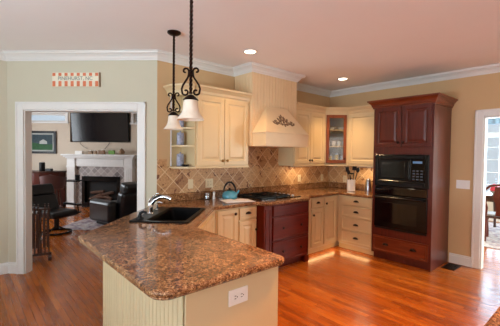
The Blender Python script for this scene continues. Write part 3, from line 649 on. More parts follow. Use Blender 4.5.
mb = MB(); mb.bbox(-0.002, w, -0.024, 0.31, -0.022, -0.001, 0.004, 1); mb.build('light_rail', 'cream', t)
# open end shelves
t = thing('open_end_shelf', 'cream open shelf unit with rounded shelves on the left end of the wall cabinets', 'shelf', (-3.167, 0, UZ0))
sp = [(0, -0.012), (-0.135, -0.012), (-0.165, -0.10), (-0.155, -0.18), (-0.11, -0.25), (-0.05, -0.305), (0, -0.33)]
for k, z in enumerate((-0.022, 0.235, 0.445, 0.655, hgt - 0.02)): MB().prism([(x - (0.03 if k == 0 and 0 < i < 6 else 0), y - (0.012 if k == 0 and 0 < i else 0)) for i, (x, y) in enumerate(sp)], z, z + 0.02).build('shelf_board', 'cream', t)
mb = MB(); sweep(mb, [(-0.17, -0.012), (-0.165, -0.16), (-0.10, -0.26), (0.0, -0.33)], crown_prof(hgt)); mb.build('crown', 'cream', t)
MB().box(-0.135, -0.002, -0.011, -0.0095, -0.002, hgt - 0.02).build('back_panel', 'cream', t); MB().box(-0.148, -0.136, -0.026, -0.0095, -0.001, hgt - 0.02).build('stile', 'trim', t)
for k, (z, lab) in enumerate(((0.0, 'bottom shelf'), (0.256, 'middle shelf'), (0.466, 'upper shelf'))):
    c = thing('canister', 'blue and white pottery canister on the %s of the open end shelf' % lab, 'canister', (-3.245, -0.135, UZ0 + z + 0.0005), 0, 'blue and white canisters')
    MB().lathe([(0.040, 0), (0.045, 0.008), (0.045, 0.125), (0.040, 0.135)], n=18).build('jar_body', 'tin_blue', c); MB().lathe([(0.043, 0.135), (0.043, 0.147), (0.02, 0.153), (0.008, 0.156), (0.01, 0.168), (1e-6, 0.172)], n=18).build('lid', 'tin_blue', c)
c = MB()
for k in range(3): c.tube([(0.04 * math.cos(a / 8 * PI), 0.04 * math.sin(a / 8 * PI), 0.004 + 0.009 * k) for a in range(17)], 0.0035, 6)
tag(place(c.build('coaster_ring', 'black_plastic'), (-3.235, -0.235, UZ0)), 'small dark coiled trivet at the front of the lowest open shelf', 'trivet')

t = thing('hanging_cabinet', 'cream two-door wall cabinet between the range hood and the glazed corner cabinet', 'cabinet', (-1.402, -0.33, UZ0))
w = 0.79
MB().box(0, w, 0.0, 0.320, 0.0, hgt).build('body', 'cream', t)
door(t, 0.015, 0.388, 0.02, hgt - 0.035, 'cream', 0.362, 0.07, 'bronze'); door(t, 0.394, 0.775, 0.02, hgt - 0.035, 'cream', 0.425, 0.07, 'bronze')
mb = MB(); sweep(mb, [(0, 0), (w + 0.0, 0.0)], crown_prof(hgt)); mb.build('crown', 'cream', t); mb = MB(); mb.bbox(0.0, w - 0.01, -0.024, 0.31, -0.022, -0.001, 0.004, 1); mb.build('light_rail', 'cream', t)

t = thing('corner_hanging_cabinet', 'diagonal corner wall cabinet with a reddish wood glazed door', 'cabinet', (0, 0, UZ0))
pg = [(-0.010, -0.010), (-0.611, -0.010), (-0.611, -0.331), (-0.331, -0.611), (-0.010, -0.611)]
mb = MB(); wallsolid(mb, pg, 0, hgt, 0.016, skip=(2,)); mb.prism(pg, 0, 0.018); mb.prism(pg, hgt - 0.018, hgt)
mb.build('body', 'cream', t)
pin = [tuple(q) for q in offset_poly(pg, -0.018)]
for z in (0.30, 0.58): MB().prism(pin, z, z + 0.012).build('shelf', 'cream', t)
T = Matrix.Translation((-0.611, -0.331, 0)) @ Matrix.Rotation(-PI / 4, 4, 'Z'); L = 0.396
mb = MB()
for x0, x1, z0, z1 in ((0.0, 0.028, 0, hgt), (L - 0.028, L, 0, hgt), (0.028, L - 0.028, hgt - 0.035, hgt), (0.028, L - 0.028, 0, 0.02)): mb.box(x0, x1, 0.0, 0.018, z0, z1, T=T)
mb.build('face_frame', 'cream', t)
mb = MB(); z0, z1 = 0.022, hgt - 0.037; a, b2 = 0.030, L - 0.030
for r in ((a, a + 0.05, z0, z1), (b2 - 0.05, b2, z0, z1), (a + 0.05, b2 - 0.05, z0, z0 + 0.055), (a + 0.05, b2 - 0.05, z1 - 0.055, z1)): mb.bbox(r[0], r[1], -0.021, -0.001, r[2], r[3], 0.003, 1, T=T)
d = mb.build('door', 'cherry_frame', t, 'reddish wood door frame'); MB().box(a + 0.045, b2 - 0.045, -0.012, -0.008, z0 + 0.05, z1 - 0.05, T=T).build('glass_pane', 'cab_glass', d)
k = MB().lathe([(0.006, 0), (0.006, 0.012), (0.014, 0.017), (0.012, 0.025), (1e-6, 0.027)], n=12, T=T @ Matrix.Translation((b2 - 0.025, -0.021, 0.10)) @ Matrix.Rotation(PI / 2, 4, 'X')).build('knob', 'bronze', d)
mb = MB(); sweep(mb, [(-0.611, -0.331), (-0.331, -0.611)], crown_prof(hgt)); mb.build('crown', 'cream', t)
mb = MB(); sweep(mb, [(-0.611, -0.331), (-0.331, -0.611)], [(-0.02, -0.022), (0.024, -0.022), (0.024, -0.001), (-0.02, -0.001)]); mb.build('light_rail', 'cream', t)
def jar(x, y, z, r, h, m, label, name='jar', lid='white_s', grp=None):
    c = thing(name, label, name.replace('_', ' '), (x, y, z), 0, grp)
    MB().lathe([(r * 0.9, 0), (r, 0.006), (r, h * 0.8), (r * 0.7, h * 0.9)], n=14).build('body', m, c); MB().lathe([(r * 0.75, h * 0.9), (r * 0.75, h), (1e-6, h)], n=14).build('lid', lid, c); return c
z0s = UZ0 + 0.0185; z1s = UZ0 + 0.3125; z2s = UZ0 + 0.5925
jar(-0.43, -0.33, z0s, 0.035, 0.15, 'yellow', 'yellow labelled bottle at the left on the bottom shelf behind the cabinet glass', 'bottle', grp='bottles behind the cabinet glass')
jar(-0.345, -0.40, z0s, 0.035, 0.17, 'yellow', 'yellow labelled bottle near the middle of the bottom shelf behind the cabinet glass', 'bottle', grp='bottles behind the cabinet glass')
jar(-0.27, -0.46, z0s, 0.032, 0.13, 'white_s', 'white jar at the right on the bottom shelf behind the cabinet glass', 'jar')
for k, (x, y) in enumerate(((-0.46, -0.30), (-0.38, -0.36), (-0.31, -0.42), (-0.25, -0.48))):
    o = MB().lathe([(0.02, 0), (0.028, 0.01), (0.034, 0.09), (0.031, 0.09), (0.024, 0.012), (1e-6, 0.012)], n=14).build('drinking_glass', 'white_s'); o.location = (x, y, z1s)
    tag(o, 'pale glass on the middle shelf behind the cabinet glass, %s' % ('leftmost', 'second from left', 'third from left', 'rightmost')[k], 'glass', 'glasses behind the cabinet door')
for k in range(2):
    o = MB().lathe([(0.03, 0), (0.035, 0.004), (0.07, 0.045), (0.066, 0.045), (0.03, 0.008), (1e-6, 0.008)], n=18).build('bowl', 'white_s'); o.location = ((-0.42, -0.34, z2s), (-0.29, -0.45, z2s))[k]
    tag(o, 'white bowl on the top shelf behind the cabinet glass, %s one' % ('left', 'right')[k], 'bowl', 'bowls behind the cabinet door')
t = thing('hanging_cabinet', 'cream one-door wall cabinet between the glazed corner cabinet and the oven tower', 'cabinet', (-0.33, -0.612, UZ0), -PI / 2)
w = 0.624
MB().box(0, w, 0.0, 0.320, 0.0, hgt).build('body', 'cream', t); door(t, 0.018, w - 0.02, 0.02, hgt - 0.035, 'cream', w - 0.06, 0.07, 'bronze')
mb = MB(); sweep(mb, [(0, 0), (w - 0.002, 0.0)], crown_prof(hgt)); mb.build('crown', 'cream', t); mb = MB(); mb.bbox(0.01, w, -0.024, 0.31, -0.022, -0.001, 0.004, 1); mb.build('light_rail', 'cream', t)

# ---- oven tower
t = thing('oven_cabinet', 'tall cherry wood oven tower with crown, two upper doors and bottom drawer', 'cabinet', (-0.65, -1.24, 0), -PI / 2)
W, Dp = 0.82, 0.645
TZ = 2.235
mb = MB()
mb.box(0, 0.022, 0, Dp, 0.09, TZ); mb.box(W - 0.022, W, 0, Dp, 0.004, TZ); mb.box(0.022, W - 0.022, Dp - 0.01, Dp, 0.09, TZ); mb.box(0.022, W - 0.022, 0, Dp - 0.01, TZ - 0.02, TZ)
mb.box(0.022, W - 0.022, 0, Dp - 0.01, 1.535, TZ - 0.021); mb.box(0.022, W - 0.022, 0, Dp - 0.01, 0.09, 0.458)
mb.box(0.022, 0.05, 0, 0.02, 0.458, 1.535); mb.box(W - 0.07, W - 0.022, 0, 0.02, 0.458, 1.535); mb.build('body', 'cherry', t)
MB().box(0.01, W - 0.022, 0.05, Dp, 0.002, 0.089).build('toe_kick', 'cherry', t)
d = door(t, 0.02, 0.405, 1.64, 2.205, 'cherry', 0.375, 1.70); d = door(t, 0.413, 0.80, 1.64, 2.205, 'cherry', 0.443, 1.70)
drawer(t, 0.03, 0.79, 0.125, 0.350, 'cherry_h', 2, DRAW)
mb = MB(); sweep(mb, [(0, 0.20), (0, 0), (W, 0), (W, Dp - 0.002)], crown_prof(TZ)); mb.build('crown', 'cherry_h', t)
# wall oven
ov = thing('built_in_oven', 'black built-in wall oven below the microwave in the cherry tower', 'oven', (-0.652, -1.24, 0), -PI / 2)
x0, x1 = 0.052, 0.770
MB().box(x0, x1 - 0.02, 0.022, 0.50, 0.462, 1.07).build('body', 'black', ov)
d = MB().bbox(x0 - 0.004, x1, -0.035, 0.0, 0.490, 0.955, 0.006, 2).build('door', 'black', ov)
MB().bbox(x0 + 0.10, x1 - 0.12, -0.038, -0.034, 0.560, 0.850, 0.002, 1).build('window', 'black_glass', d)
mb = MB(); mb.tube([(x0 + 0.02, -0.075, 0.925), (x1 - 0.03, -0.075, 0.925)], 0.014, 12)
for x in (x0 + 0.05, x1 - 0.06): mb.box(x - 0.01, x + 0.01, -0.07, -0.034, 0.917, 0.933)
mb.build('handle', 'black', d)
mb = MB(); mb.bbox(x0 - 0.004, x1, -0.030, 0.0, 0.962, 1.072, 0.005, 2); pn = mb.build('control_panel', 'black_glass', ov)
MB().bbox(x0, x1 - 0.004, -0.02, 0.0, 0.462, 0.486, 0.003, 1).build('vent', 'black_plastic', ov)
# microwave
mw = thing('microwave', 'black built-in microwave above the wall oven, keypad at its right', 'microwave', (-0.652, -1.24, 0), -PI / 2)
mb = MB(); za, zb = 1.078, 1.530
for r in ((x0 - 0.01, x0 + 0.035, za, zb), (x1 - 0.035, x1 + 0.01, za, zb), (x0 + 0.035, x1 - 0.035, za, za + 0.09), (x0 + 0.035, x1 - 0.035, zb - 0.06, zb)): mb.bbox(r[0], r[1], -0.028, 0.0, r[2], r[3], 0.004, 1)
g = mb; g.cur = 1
for k in range(4): g.box(x0 + 0.06, x1 - 0.06, -0.031, -0.027, za + 0.018 + k * 0.011, za + 0.024 + k * 0.011)
for k in range(3): g.box(x0 + 0.06, x1 - 0.06, -0.031, -0.027, zb - 0.045 + k * 0.012, zb - 0.039 + k * 0.012)
g.build('trim_kit', ['black', 'black_plastic'], mw)
MB().box(x0 + 0.036, x1 - 0.036, -0.001, 0.42, za + 0.091, zb - 0.061).build('body', 'black', mw)
d = MB().bbox(x0 + 0.038, x1 - 0.225, -0.022, -0.002, za + 0.095, zb - 0.064, 0.004, 1).build('door', 'black', mw)
MB().bbox(x0 + 0.085, x1 - 0.29, -0.025, -0.021, za + 0.13, zb - 0.10, 0.002, 1).build('window', 'black_glass', d)
MB().bbox(x1 - 0.255, x1 - 0.238, -0.045, -0.022, za + 0.115, zb - 0.09, 0.004, 1).build('handle', 'black', d)
mb = MB(); mb.bbox(x1 - 0.22, x1 - 0.04, -0.022, -0.002, za + 0.095, zb - 0.064, 0.004, 1); mb.cur = 1
for i in range(3):
    for j in range(4): mb.box(x1 - 0.195 + i * 0.05, x1 - 0.165 + i * 0.05, -0.0235, -0.0215, za + 0.115 + j * 0.038, za + 0.132 + j * 0.038)
cp = mb.build('keypad', ['black_glass', 'key_grey'], mw); MB().box(x1 - 0.195, x1 - 0.075, -0.0235, -0.0215, zb - 0.115, zb - 0.085).build('display', 'screen_blue', cp)

# ---- switch and outlet plates (local front -y)
def plate(name, label, loc, rz, w, h, m='plate', kind='outlet', n=1):
    t = thing(name, label, 'outlet' if kind == 'outlet' else 'light switch', loc, rz, None)
    MB().bbox(-w / 2, w / 2, -0.006, -0.0005, -h / 2, h / 2, 0.002, 2).build('cover_plate', m, t)
    for k in range(n):
        x = (k - (n - 1) / 2) * 0.046
        if kind == 'outlet':
            mb = MB(); mb.bbox(x - 0.017, x + 0.017, -0.0075, -0.0055, -0.033, 0.033, 0.001, 1); s = mb.build('socket', m, t); mb = MB()
            for z in (-0.019, 0.019):
                for dx in (-0.007, 0.007): mb.box(x + dx - 0.0015, x + dx + 0.0015, -0.0080, -0.0074, z - 0.001, z + 0.009)
                mb.box(x - 0.003, x + 0.003, -0.0080, -0.0074, z - 0.011, z - 0.006)
            mb.build('slots', 'hole', s)
        else:
            MB().bbox(x - 0.005, x + 0.005, -0.016, -0.0055, -0.005, 0.012, 0.002, 1).build('toggle', m, t)
    return t
plate('light_switch', 'almond single switch plate, leftmost on the tiled backsplash', (-3.026, -0.009, 1.122), 0, 0.075, 0.12, kind='switch')
plate('wall_outlet', 'almond double outlet plate on the backsplash left of the teal kettle', (-2.737, -0.009, 1.118), 0, 0.12, 0.12, n=2)
plate('wall_outlet', 'almond outlet on the backsplash just right of the cooktop', (-0.87, -0.009, 1.112), 0, 0.075, 0.12)
plate('wall_outlet', 'almond outlet on the backsplash close to the inner corner', (-0.22, -0.009, 1.10), 0, 0.075, 0.12)
plate('wall_outlet', 'almond outlet behind the utensil crock on the backsplash', (-0.018, -0.37, 1.09), -PI / 2, 0.075, 0.12)
plate('wall_outlet', 'white outlet plate on the peninsula end panel', (-4.135, PV - 0.0105, 0.768), 0, 0.128, 0.082, 'plate_w', n=0)
s = [o for o in bpy.data.objects if o.type == 'EMPTY' and o.get('label', '').startswith('white outlet plate')][0]
for x in (-0.021, 0.021):
    q = MB().bbox(x - 0.0185, x + 0.0185, -0.0075, -0.0055, -0.018, 0.018, 0.002, 1).build('socket', 'plate_w', s); mb = MB()
    for dz in (-0.007, 0.007): mb.box(x - 0.008, x + 0.003, -0.0082, -0.0074, dz - 0.0016, dz + 0.0016)
    mb.box(x + 0.007, x + 0.012, -0.0082, -0.0074, -0.003, 0.003); mb.build('slots', 'hole', q)
plate('light_switch', 'white triple switch plate between oven tower and right doorway', (0, -2.225, 1.128), -PI / 2, 0.165, 0.12, 'plate_w', 'switch', 3)
plate('light_switch', 'white switch plate at the far left wall edge', (-4.97, 1.325, 1.125), 0, 0.12, 0.12, 'plate_w', 'switch', 2)

# ---- counter objects
Z = 0.9145
t = thing('kettle', 'teal enamel kettle with black handle on the counter left of the cooktop', 'kettle', (-2.565, -0.24, Z), -0.75)
MB().lathe([(0.080, 0), (0.098, 0.014), (0.103, 0.045), (0.092, 0.082), (0.064, 0.106), (0.036, 0.114)], n=28).build('body', 'teal', t)
MB().lathe([(0.038, 0.110), (0.036, 0.118), (0.012, 0.126), (0.010, 0.134), (0.016, 0.144), (1e-6, 0.152)], n=18).build('lid', 'black_plastic', t)
MB().tube([(0.075, 0, 0.06), (0.105, 0, 0.085), (0.125, 0, 0.12)], [0.018, 0.014, 0.011], 10).build('spout', 'teal', t)
MB().tube([(-0.08 * math.cos(a) , 0, 0.090 + 0.135 * math.sin(a)) for a in [PI * k / 12 - 0.0 for k in range(13)]], [0.006, 0.008, 0.011, 0.012, 0.012, 0.012, 0.012, 0.012, 0.012, 0.012, 0.011, 0.008, 0.006], 8).build('handle', 'black_plastic', t)
t = thing('magazine', 'open white magazine lying on the counter in front of the kettle', 'magazine', (-2.62, -0.475, Z), -0.30)
MB().box(-0.20, 0.20, -0.13, 0.13, 0.0, 0.006).build('cover', 'paper_dark', t)
mb = MB(); vs = []; n = 10
for sgn in (-1, 1):
    pr = [(sgn * 0.19 * k / n, 0.008 + 0.012 * math.sin(PI * min(1, (k / n) * 1.15)) * (1 - k / n * 0.5)) for k in range(n + 1)]
    o0 = [(x, -0.122, z) for x, z in pr] + [(x, 0.122, z) for x, z in pr] + [(x, -0.122, 0.0065) for x, z in pr] + [(x, 0.122, 0.0065) for x, z in pr]; m = n + 1
    fs = []
    for k in range(n): fs += [(k, k + 1, m + k + 1, m + k), (2 * m + k, 3 * m + k, 3 * m + k + 1, 2 * m + k + 1), (k, 2 * m + k, 2 * m + k + 1, k + 1), (m + k, m + k + 1, 3 * m + k + 1, 3 * m + k)]
    fs.append((n, 2 * m + n, 3 * m + n, m + n)); mb.add(o0, fs)
mb.build('pages', 'paper', t)
t = thing('spice_jar', 'squat clear glass jar on the counter against the backsplash', 'jar', (-2.82, -0.085, Z))
MB().lathe([(0.030, 0), (0.034, 0.006), (0.034, 0.06), (0.028, 0.068), (0.026, 0.068), (0.030, 0.058), (0.030, 0.008), (1e-6, 0.006)], n=18).build('glass_body', 'clear', t); MB().lathe([(0.024, 0.008), (0.026, 0.010), (0.026, 0.045), (1e-6, 0.046)], n=16).build('contents', 'white_s', t); MB().lathe([(0.029, 0.068), (0.029, 0.082), (1e-6, 0.083)], n=16).build('lid', 'steel', t)
t = thing('salt_shaker', 'slim white shaker beside the glass jar on the counter', 'shaker', (-2.735, -0.12, Z))
MB().lathe([(0.020, 0), (0.022, 0.01), (0.013, 0.05), (0.018, 0.08)], n=16).build('body', 'porcelain', t); MB().lathe([(0.018, 0.08), (0.015, 0.098), (1e-6, 0.103)], n=16).build('cap', 'steel', t)
t = thing('utensil_crock', 'white ceramic utensil crock on the counter in the inner corner', 'crock', (-0.31, -0.675, Z))
MB().lathe([(0.060, 0), (0.067, 0.008), (0.067, 0.185), (0.071, 0.192), (0.062, 0.192), (0.060, 0.02), (1e-6, 0.018)], n=26).build('pot', 'porcelain', t)
def utensil(dx, dy, az, tilt, l, head, label):
    rx = 0.05 * 1
    T = Matrix.Translation((-0.31 + dx, -0.675 + dy, Z + 0.024)) @ Matrix.Rotation(az, 4, 'Z') @ Matrix.Rotation(tilt, 4, 'Y')
    o = thing('cooking_utensil', label, 'utensil', (0, 0, 0), 0, 'black utensils in the white crock')
    o.matrix_world = T; o.location = T.translation; o.rotation_euler = T.to_euler()
    MB().tube([(0, 0, 0), (0, 0, l)], [0.006, 0.007], 8).build('handle', 'black_plastic', o)
    mb = MB()
    if head == 'spoon': mb.ell((0, 0, l + 0.035), 0.030, 0.009, 0.042)
    elif head == 'slotted':
        mb.bbox(-0.035, 0.035, -0.003, 0.003, l, l + 0.09, 0.002, 1)
    elif head == 'ladle': mb.lathe([(1e-6, 0), (0.03, 0.008), (0.04, 0.03), (0.037, 0.03), (0.026, 0.012), (1e-6, 0.006)], (0.02, 0, l), 14)
    else: mb.bbox(-0.028, 0.028, -0.004, 0.004, l - 0.005, l + 0.075, 0.003, 2)
    mb.build('head', 'black_plastic', o)
A = Vector((0.66, -0.75, 0))
utensil(0.034, -0.004, 2.5, 0.24, 0.27, 'spoon', 'black spoon leaning furthest left in the white crock')
utensil(-0.030, 0.012, 2.3, 0.12, 0.31, 'spatula', 'black slim spatula second from left in the white crock')
utensil(0.020, 0.026, 0.0, 0.01, 0.25, 'ladle', 'black ladle standing upright and shortest in the middle of the white crock')
utensil(-0.012, -0.022, -0.8, 0.10, 0.33, 'slotted', 'black wide turner, tallest and just right of centre in the crock')
utensil(0.012, -0.018, -0.95, 0.24, 0.31, 'spoon', 'black spoon leaning furthest right in the white crock')
t = thing('thermal_carafe', 'tapered stainless steel carafe on the counter beside the oven tower', 'carafe', (-0.21, -0.93, Z))
MB().lathe([(0.052, 0), (0.054, 0.01), (0.046, 0.12), (0.034, 0.19)], n=24).build('body', 'steel', t); MB().lathe([(0.034, 0.19), (0.032, 0.205), (0.012, 0.215), (0.012, 0.222), (1e-6, 0.226)], n=20).build('lid', 'steel', t)
MB().tube([(0.02, -0.04, 0.18), (0.035, -0.075, 0.17), (0.04, -0.085, 0.11), (0.03, -0.05, 0.05)], 0.007, 8).build('handle', 'black_plastic', t)
t = thing('knife_block', 'small wooden knife block between the steel carafe and the oven tower', 'knife block', (-0.28, -1.10, Z), -PI / 2)
MB().add([(-0.04, -0.07, 0), (0.04, -0.07, 0), (0.04, 0.06, 0), (-0.04, 0.06, 0), (-0.04, -0.03, 0.17), (0.04, -0.03, 0.17), (0.04, 0.08, 0.10), (-0.04, 0.08, 0.10)], [(0, 3, 2, 1), (4, 5, 6, 7), (0, 1, 5, 4), (1, 2, 6, 5), (2, 3, 7, 6), (3, 0, 4, 7)]).build('block', 'cherry_frame', t)
for k in range(3): MB().tube([(-0.022 + 0.022 * k, 0.0, 0.148), (-0.022 + 0.022 * k, 0.045, 0.225)], 0.008, 8).build('knife_handle', 'black_plastic', t)

# ---- pendants
def pendant(x, y, label):
    t = thing('pendant_light', label, 'pendant light', (x, y, 0), math.radians(41.4 - 90), 'wrought iron pendants over the peninsula')
    MB().lathe([(0.066, H - 0.002), (0.066, H - 0.012), (0.05, H - 0.026), (0.02, H - 0.036), (1e-6, H - 0.036)], n=24).build('canopy', 'bronze', t)
    n = 150; za, zb = 1.93, H - 0.03; MB().tube([(0, 0, za + (zb - za) * k / n) for k in range(n + 1)], 0.0125, 4, sq=True, twist=0.26).build('rod', 'bronze', t)
    for k in range(2):
        a = PI * k
        up = [(0.040 + (0.006 + 0.019 * i / 14) * math.cos(-0.6 * PI + 1.6 * PI * i / 14), 2.090 + (0.006 + 0.019 * i / 14) * math.sin(-0.6 * PI + 1.6 * PI * i / 14)) for i in range(15)]
        mid = [(0.016, 2.066), (0.022, 2.045), (0.040, 2.018), (0.058, 1.992), (0.067, 1.965), (0.062, 1.938)]
        lo = [(0.038 + (0.026 - 0.018 * i / 12) * math.cos(-0.15 * PI - 1.6 * PI * i / 12), 1.945 + (0.026 - 0.018 * i / 12) * math.sin(-0.15 * PI - 1.6 * PI * i / 12)) for i in range(13)]
        prof = up + mid + lo; pts = [(r * math.cos(a), r * math.sin(a), z) for r, z in prof]
        MB().tube(pts, 0.0072, 6).build('scroll', 'bronze', t)
    MB().lathe([(0.010, 1.925), (0.022, 1.92), (0.030, 1.912), (0.046, 1.898), (0.056, 1.888), (0.050, 1.884), (1e-6, 1.89)], n=20).build('cap', 'bronze', t)
    pr = [(0.045, 1.888), (0.050, 1.872), (0.053, 1.845), (0.058, 1.812), (0.070, 1.784), (0.088, 1.762), (0.097, 1.750), (0.094, 1.748), (0.084, 1.764), (0.066, 1.788), (0.054, 1.815), (0.049, 1.848), (0.046, 1.872), (0.042, 1.882)]
    MB().lathe(pr, n=32).build('glass_shade', 'alabaster', t)
    MB().lathe([(0.012, 1.885), (0.014, 1.865), (0.026, 1.835), (0.024, 1.81), (1e-6, 1.80)], n=14).build('bulb', 'white_s', t)
pendant(-3.643, -0.705, 'wrought iron scroll pendant with white bell shade, the farther and smaller one over the sink')
pendant(-4.005, -1.635, 'wrought iron scroll pendant with white bell shade, the nearer and larger one')

# ---- recessed downlights (lamp in the fitting)
def downlight(x, y, label, power=34, col=(1.0, 0.70, 0.42), beam=112):
    t = thing('recessed_downlight', label, 'downlight', (x, y, H), 0, 'recessed ceiling downlights')
    MB().lathe([(0.085, -0.001), (0.085, -0.006), (0.066, -0.008), (0.062, -0.001)], n=28).build('trim_ring', 'trim', t); MB().lathe([(0.0615, -0.0015), (0.0615, -0.004), (1e-6, -0.004)], n=28).build('lens', 'bulb', t)
    L = bpy.data.lights.new('downlight_lamp', 'SPOT'); L.energy = power; L.color = col; L.spot_size = math.radians(beam); L.spot_blend = 1.0; L.shadow_soft_size = 0.06
    o = bpy.data.objects.new('downlight_lamp', L); COL.objects.link(o); o.parent = t; o.location = (0, 0, -0.03); return t
WARM = (1.0, 0.66, 0.33)
downlight(-2.70, -0.775, 'round lit ceiling downlight, left one, in front of the hood chimney', 36, (1.0, 0.55, 0.22))
downlight(-0.77, -0.77, 'round lit ceiling downlight, right one, near the inner corner', 110, (1.0, 0.64, 0.32), 84)
downlight(-2.95, -2.75, 'added ceiling downlight, unseen, for warm light on the kitchen floor', 330, (1.0, 0.40, 0.09))  # added lamp above the frame, orange light for the floor and its bounce
downlight(-1.2, -3.4, 'added ceiling downlight, unseen, near the right doorway', 40, (1.0, 0.72, 0.50))  # added lamp outside the view, mild warm fill
t = thing('warm_fill_pendant', 'added warm fill lamp in a drum shade, unseen behind the camera', 'pendant light', (-3.2, -5.2, 1.75))  # added lamp, warm fill for ceiling and walls
MB().lathe([(0.20, 0.0), (0.16, 0.26), (0.155, 0.26), (0.195, 0.0)], n=28).build('lamp_shade', 'alabaster', t)
MB().lathe([(0.008, 0.10), (0.008, 0.955)], n=8).build('stem', 'bronze', t); MB().lathe([(0.03, 0.02), (0.04, 0.06), (0.02, 0.10)], n=12).build('socket', 'bronze', t)
L = bpy.data.lights.new('warm_fill_lamp', 'POINT'); L.energy = 22; L.color = (1.0, 0.55, 0.25); L.shadow_soft_size = 0.05
o = bpy.data.objects.new('warm_fill_lamp', L); COL.objects.link(o); o.parent = t; o.location = (0, 0, -0.03)
# under-cabinet light fittings
def ucl(x, y, rz, w, label, power=3):
    t = thing('under_cabinet_light', label, 'light', (x, y, UZ0 - 0.0225), rz, 'under-cabinet lights')
    MB().bbox(-w / 2, w / 2, -0.03, 0.03, -0.012, 0, 0.003, 1).build('housing', 'trim', t)
    L = bpy.data.lights.new('strip_lamp', 'AREA'); L.shape = 'RECTANGLE'; L.size = w * 0.9; L.size_y = 0.04; L.energy = power; L.color = (1, 0.76, 0.45)
    o = bpy.data.objects.new('strip_lamp', L); COL.objects.link(o); o.parent = t; o.location = (0, 0, -0.014)
ucl(-0.20, -0.86, -PI / 2, 0.4, 'slim strip light under the wall cabinet beside the oven tower', 2.3)
ucl(-1.0, -0.17, 0, 0.5, 'slim strip light under the wall cabinet right of the hood', 2.4)

def toe_light(x, y, rz, w, label, power):
    t = thing('toe_kick_light', label, 'light', (x, y, 0.098), rz, 'toe-kick lights')
    MB().box(-w / 2, w / 2, -0.004, 0.004, -0.006, 0).build('housing', 'trim', t)
    L = bpy.data.lights.new('toe_lamp', 'AREA'); L.shape = 'RECTANGLE'; L.size = w; L.size_y = 0.02; L.energy = power; L.color = (1, 0.62, 0.26)
    o = bpy.data.objects.new('toe_lamp', L); COL.objects.link(o); o.parent = t; o.location = (0, 0, -0.008); o.rotation_euler = (math.radians(-48), 0, 0)
toe_light(-1.02, FC + 0.012, 0, 0.7, 'slim warm toe-kick light under the cream cabinets right of the cooktop drawers', 0.75)
toe_light(-0.60, -0.93, -PI / 2, 0.5, 'slim warm toe-kick light under the four-drawer cabinet', 0.45)

# ---- floor register
t = thing('floor_register', 'dark metal floor vent beside the base of the oven tower', 'floor vent', (-0.20, -2.17, 0.0005), -PI / 2)
mb = MB(); mb.box(-0.08, 0.08, -0.15, -0.14, 0, 0.005); mb.box(-0.08, 0.08, 0.14, 0.15, 0, 0.005); mb.box(-0.08, -0.07, -0.14, 0.14, 0, 0.005); mb.box(0.07, 0.08, -0.14, 0.14, 0, 0.005); mb.box(-0.07, 0.07, -0.14, 0.14, 0, 0.001); mb.build('frame', 'bronze', t)
mb = MB()
for k in range(13): mb.box(-0.07, 0.07, -0.13 + k * 0.0205, -0.122 + k * 0.0205, 0.001, 0.004)
mb.build('louvres', 'bronze', t)

# ---- wall sign
def sign():
    s0, s1, z0, z1 = -2.402, -1.821, 2.297, 2.466; w = s1 - s0; h = z1 - z0
    t = thing('wall_sign', 'striped orange and ivory PINEHURST NC sign above the wide doorway', 'sign', fr(s0, 0, z0), R45)
    mb = MB(); mb.bbox(0, w, -0.022, -0.001, 0, h, 0.002, 1); mb.cur = 1; n = 8; p = w / (n - 0.35)
    for k in range(n):
        a = 0.006 + k * p; b = min(a + p * 0.5, w - 0.004); mb.box(a, b, -0.0235, -0.0215, 0.004, h * 0.40); mb.box(a, b, -0.0235, -0.0215, h * 0.76, h - 0.004)
    mb.build('board', ['ivory', 'orange'], t, 'ivory board with orange stripes'); MB().box(w, w + 0.012, -0.024, -0.001, -0.001, h + 0.001).build('side_edge', 'tan', t, 'brown side edge')
    cu = bpy.data.curves.new('lettering', 'FONT'); cu.body = 'PINEHURST, NC'; cu.size = 0.062; cu.extrude = 0.0008; cu.align_x = 'CENTER'; cu.align_y = 'CENTER'; cu.space_character = 0.98
    tmp = bpy.data.objects.new('tmp', cu); COL.objects.link(tmp); bpy.context.view_layer.update()
    me = bpy.data.meshes.new_from_object(tmp.evaluated_get(bpy.context.evaluated_depsgraph_get())); bpy.data.objects.remove(tmp)
    me.materials.clear(); me.materials.append(M['sage']); o = bpy.data.objects.new('lettering', me); COL.objects.link(o); o.parent = t; o.location = (w / 2, -0.0232, h * 0.58); o.rotation_euler = (PI / 2, 0, 0); o['label'] = 'grey-green lettering'
sign()

# ---------------------------------------------------------------- living room (s, t frame; fronts face -t)
def fth(name, label, cat, s, t, z=0.0, rz=0.0, group=None): return thing(name, label, cat, fr(s, t, z), R45 + rz, group)
# television in the niche
t = fth('television', 'large black flat television mounted in the niche above the fireplace', 'television', -4.49, 4.93, 2.215)
tilt = Matrix.Rotation(math.radians(6), 4, 'X')
MB().bbox(-0.815, 0.815, -0.03, 0.035, -0.40, 0.40, 0.008, 2, T=tilt).build('casing', 'black', t); MB().bbox(-0.797, 0.797, -0.033, -0.029, -0.38, 0.385, 0.001, 1, T=tilt).build('screen', 'tv', t)
MB().box(-0.15, 0.15, 0.045, 0.36, -0.12, 0.12).build('wall_bracket', 'black_plastic', t)
for k, pp in enumerate(([(-0.58, 0.0, -0.41), (-0.56, -0.005, -0.47), (-0.46, -0.01, -0.55), (-0.36, -0.015, -0.59)], [(0.28, 0, -0.41), (0.24, -0.005, -0.48), (0.18, -0.01, -0.55), (0.14, -0.015, -0.60)])):
    MB().tube(pp, 0.006, 6).build('cable', 'black_plastic', t)
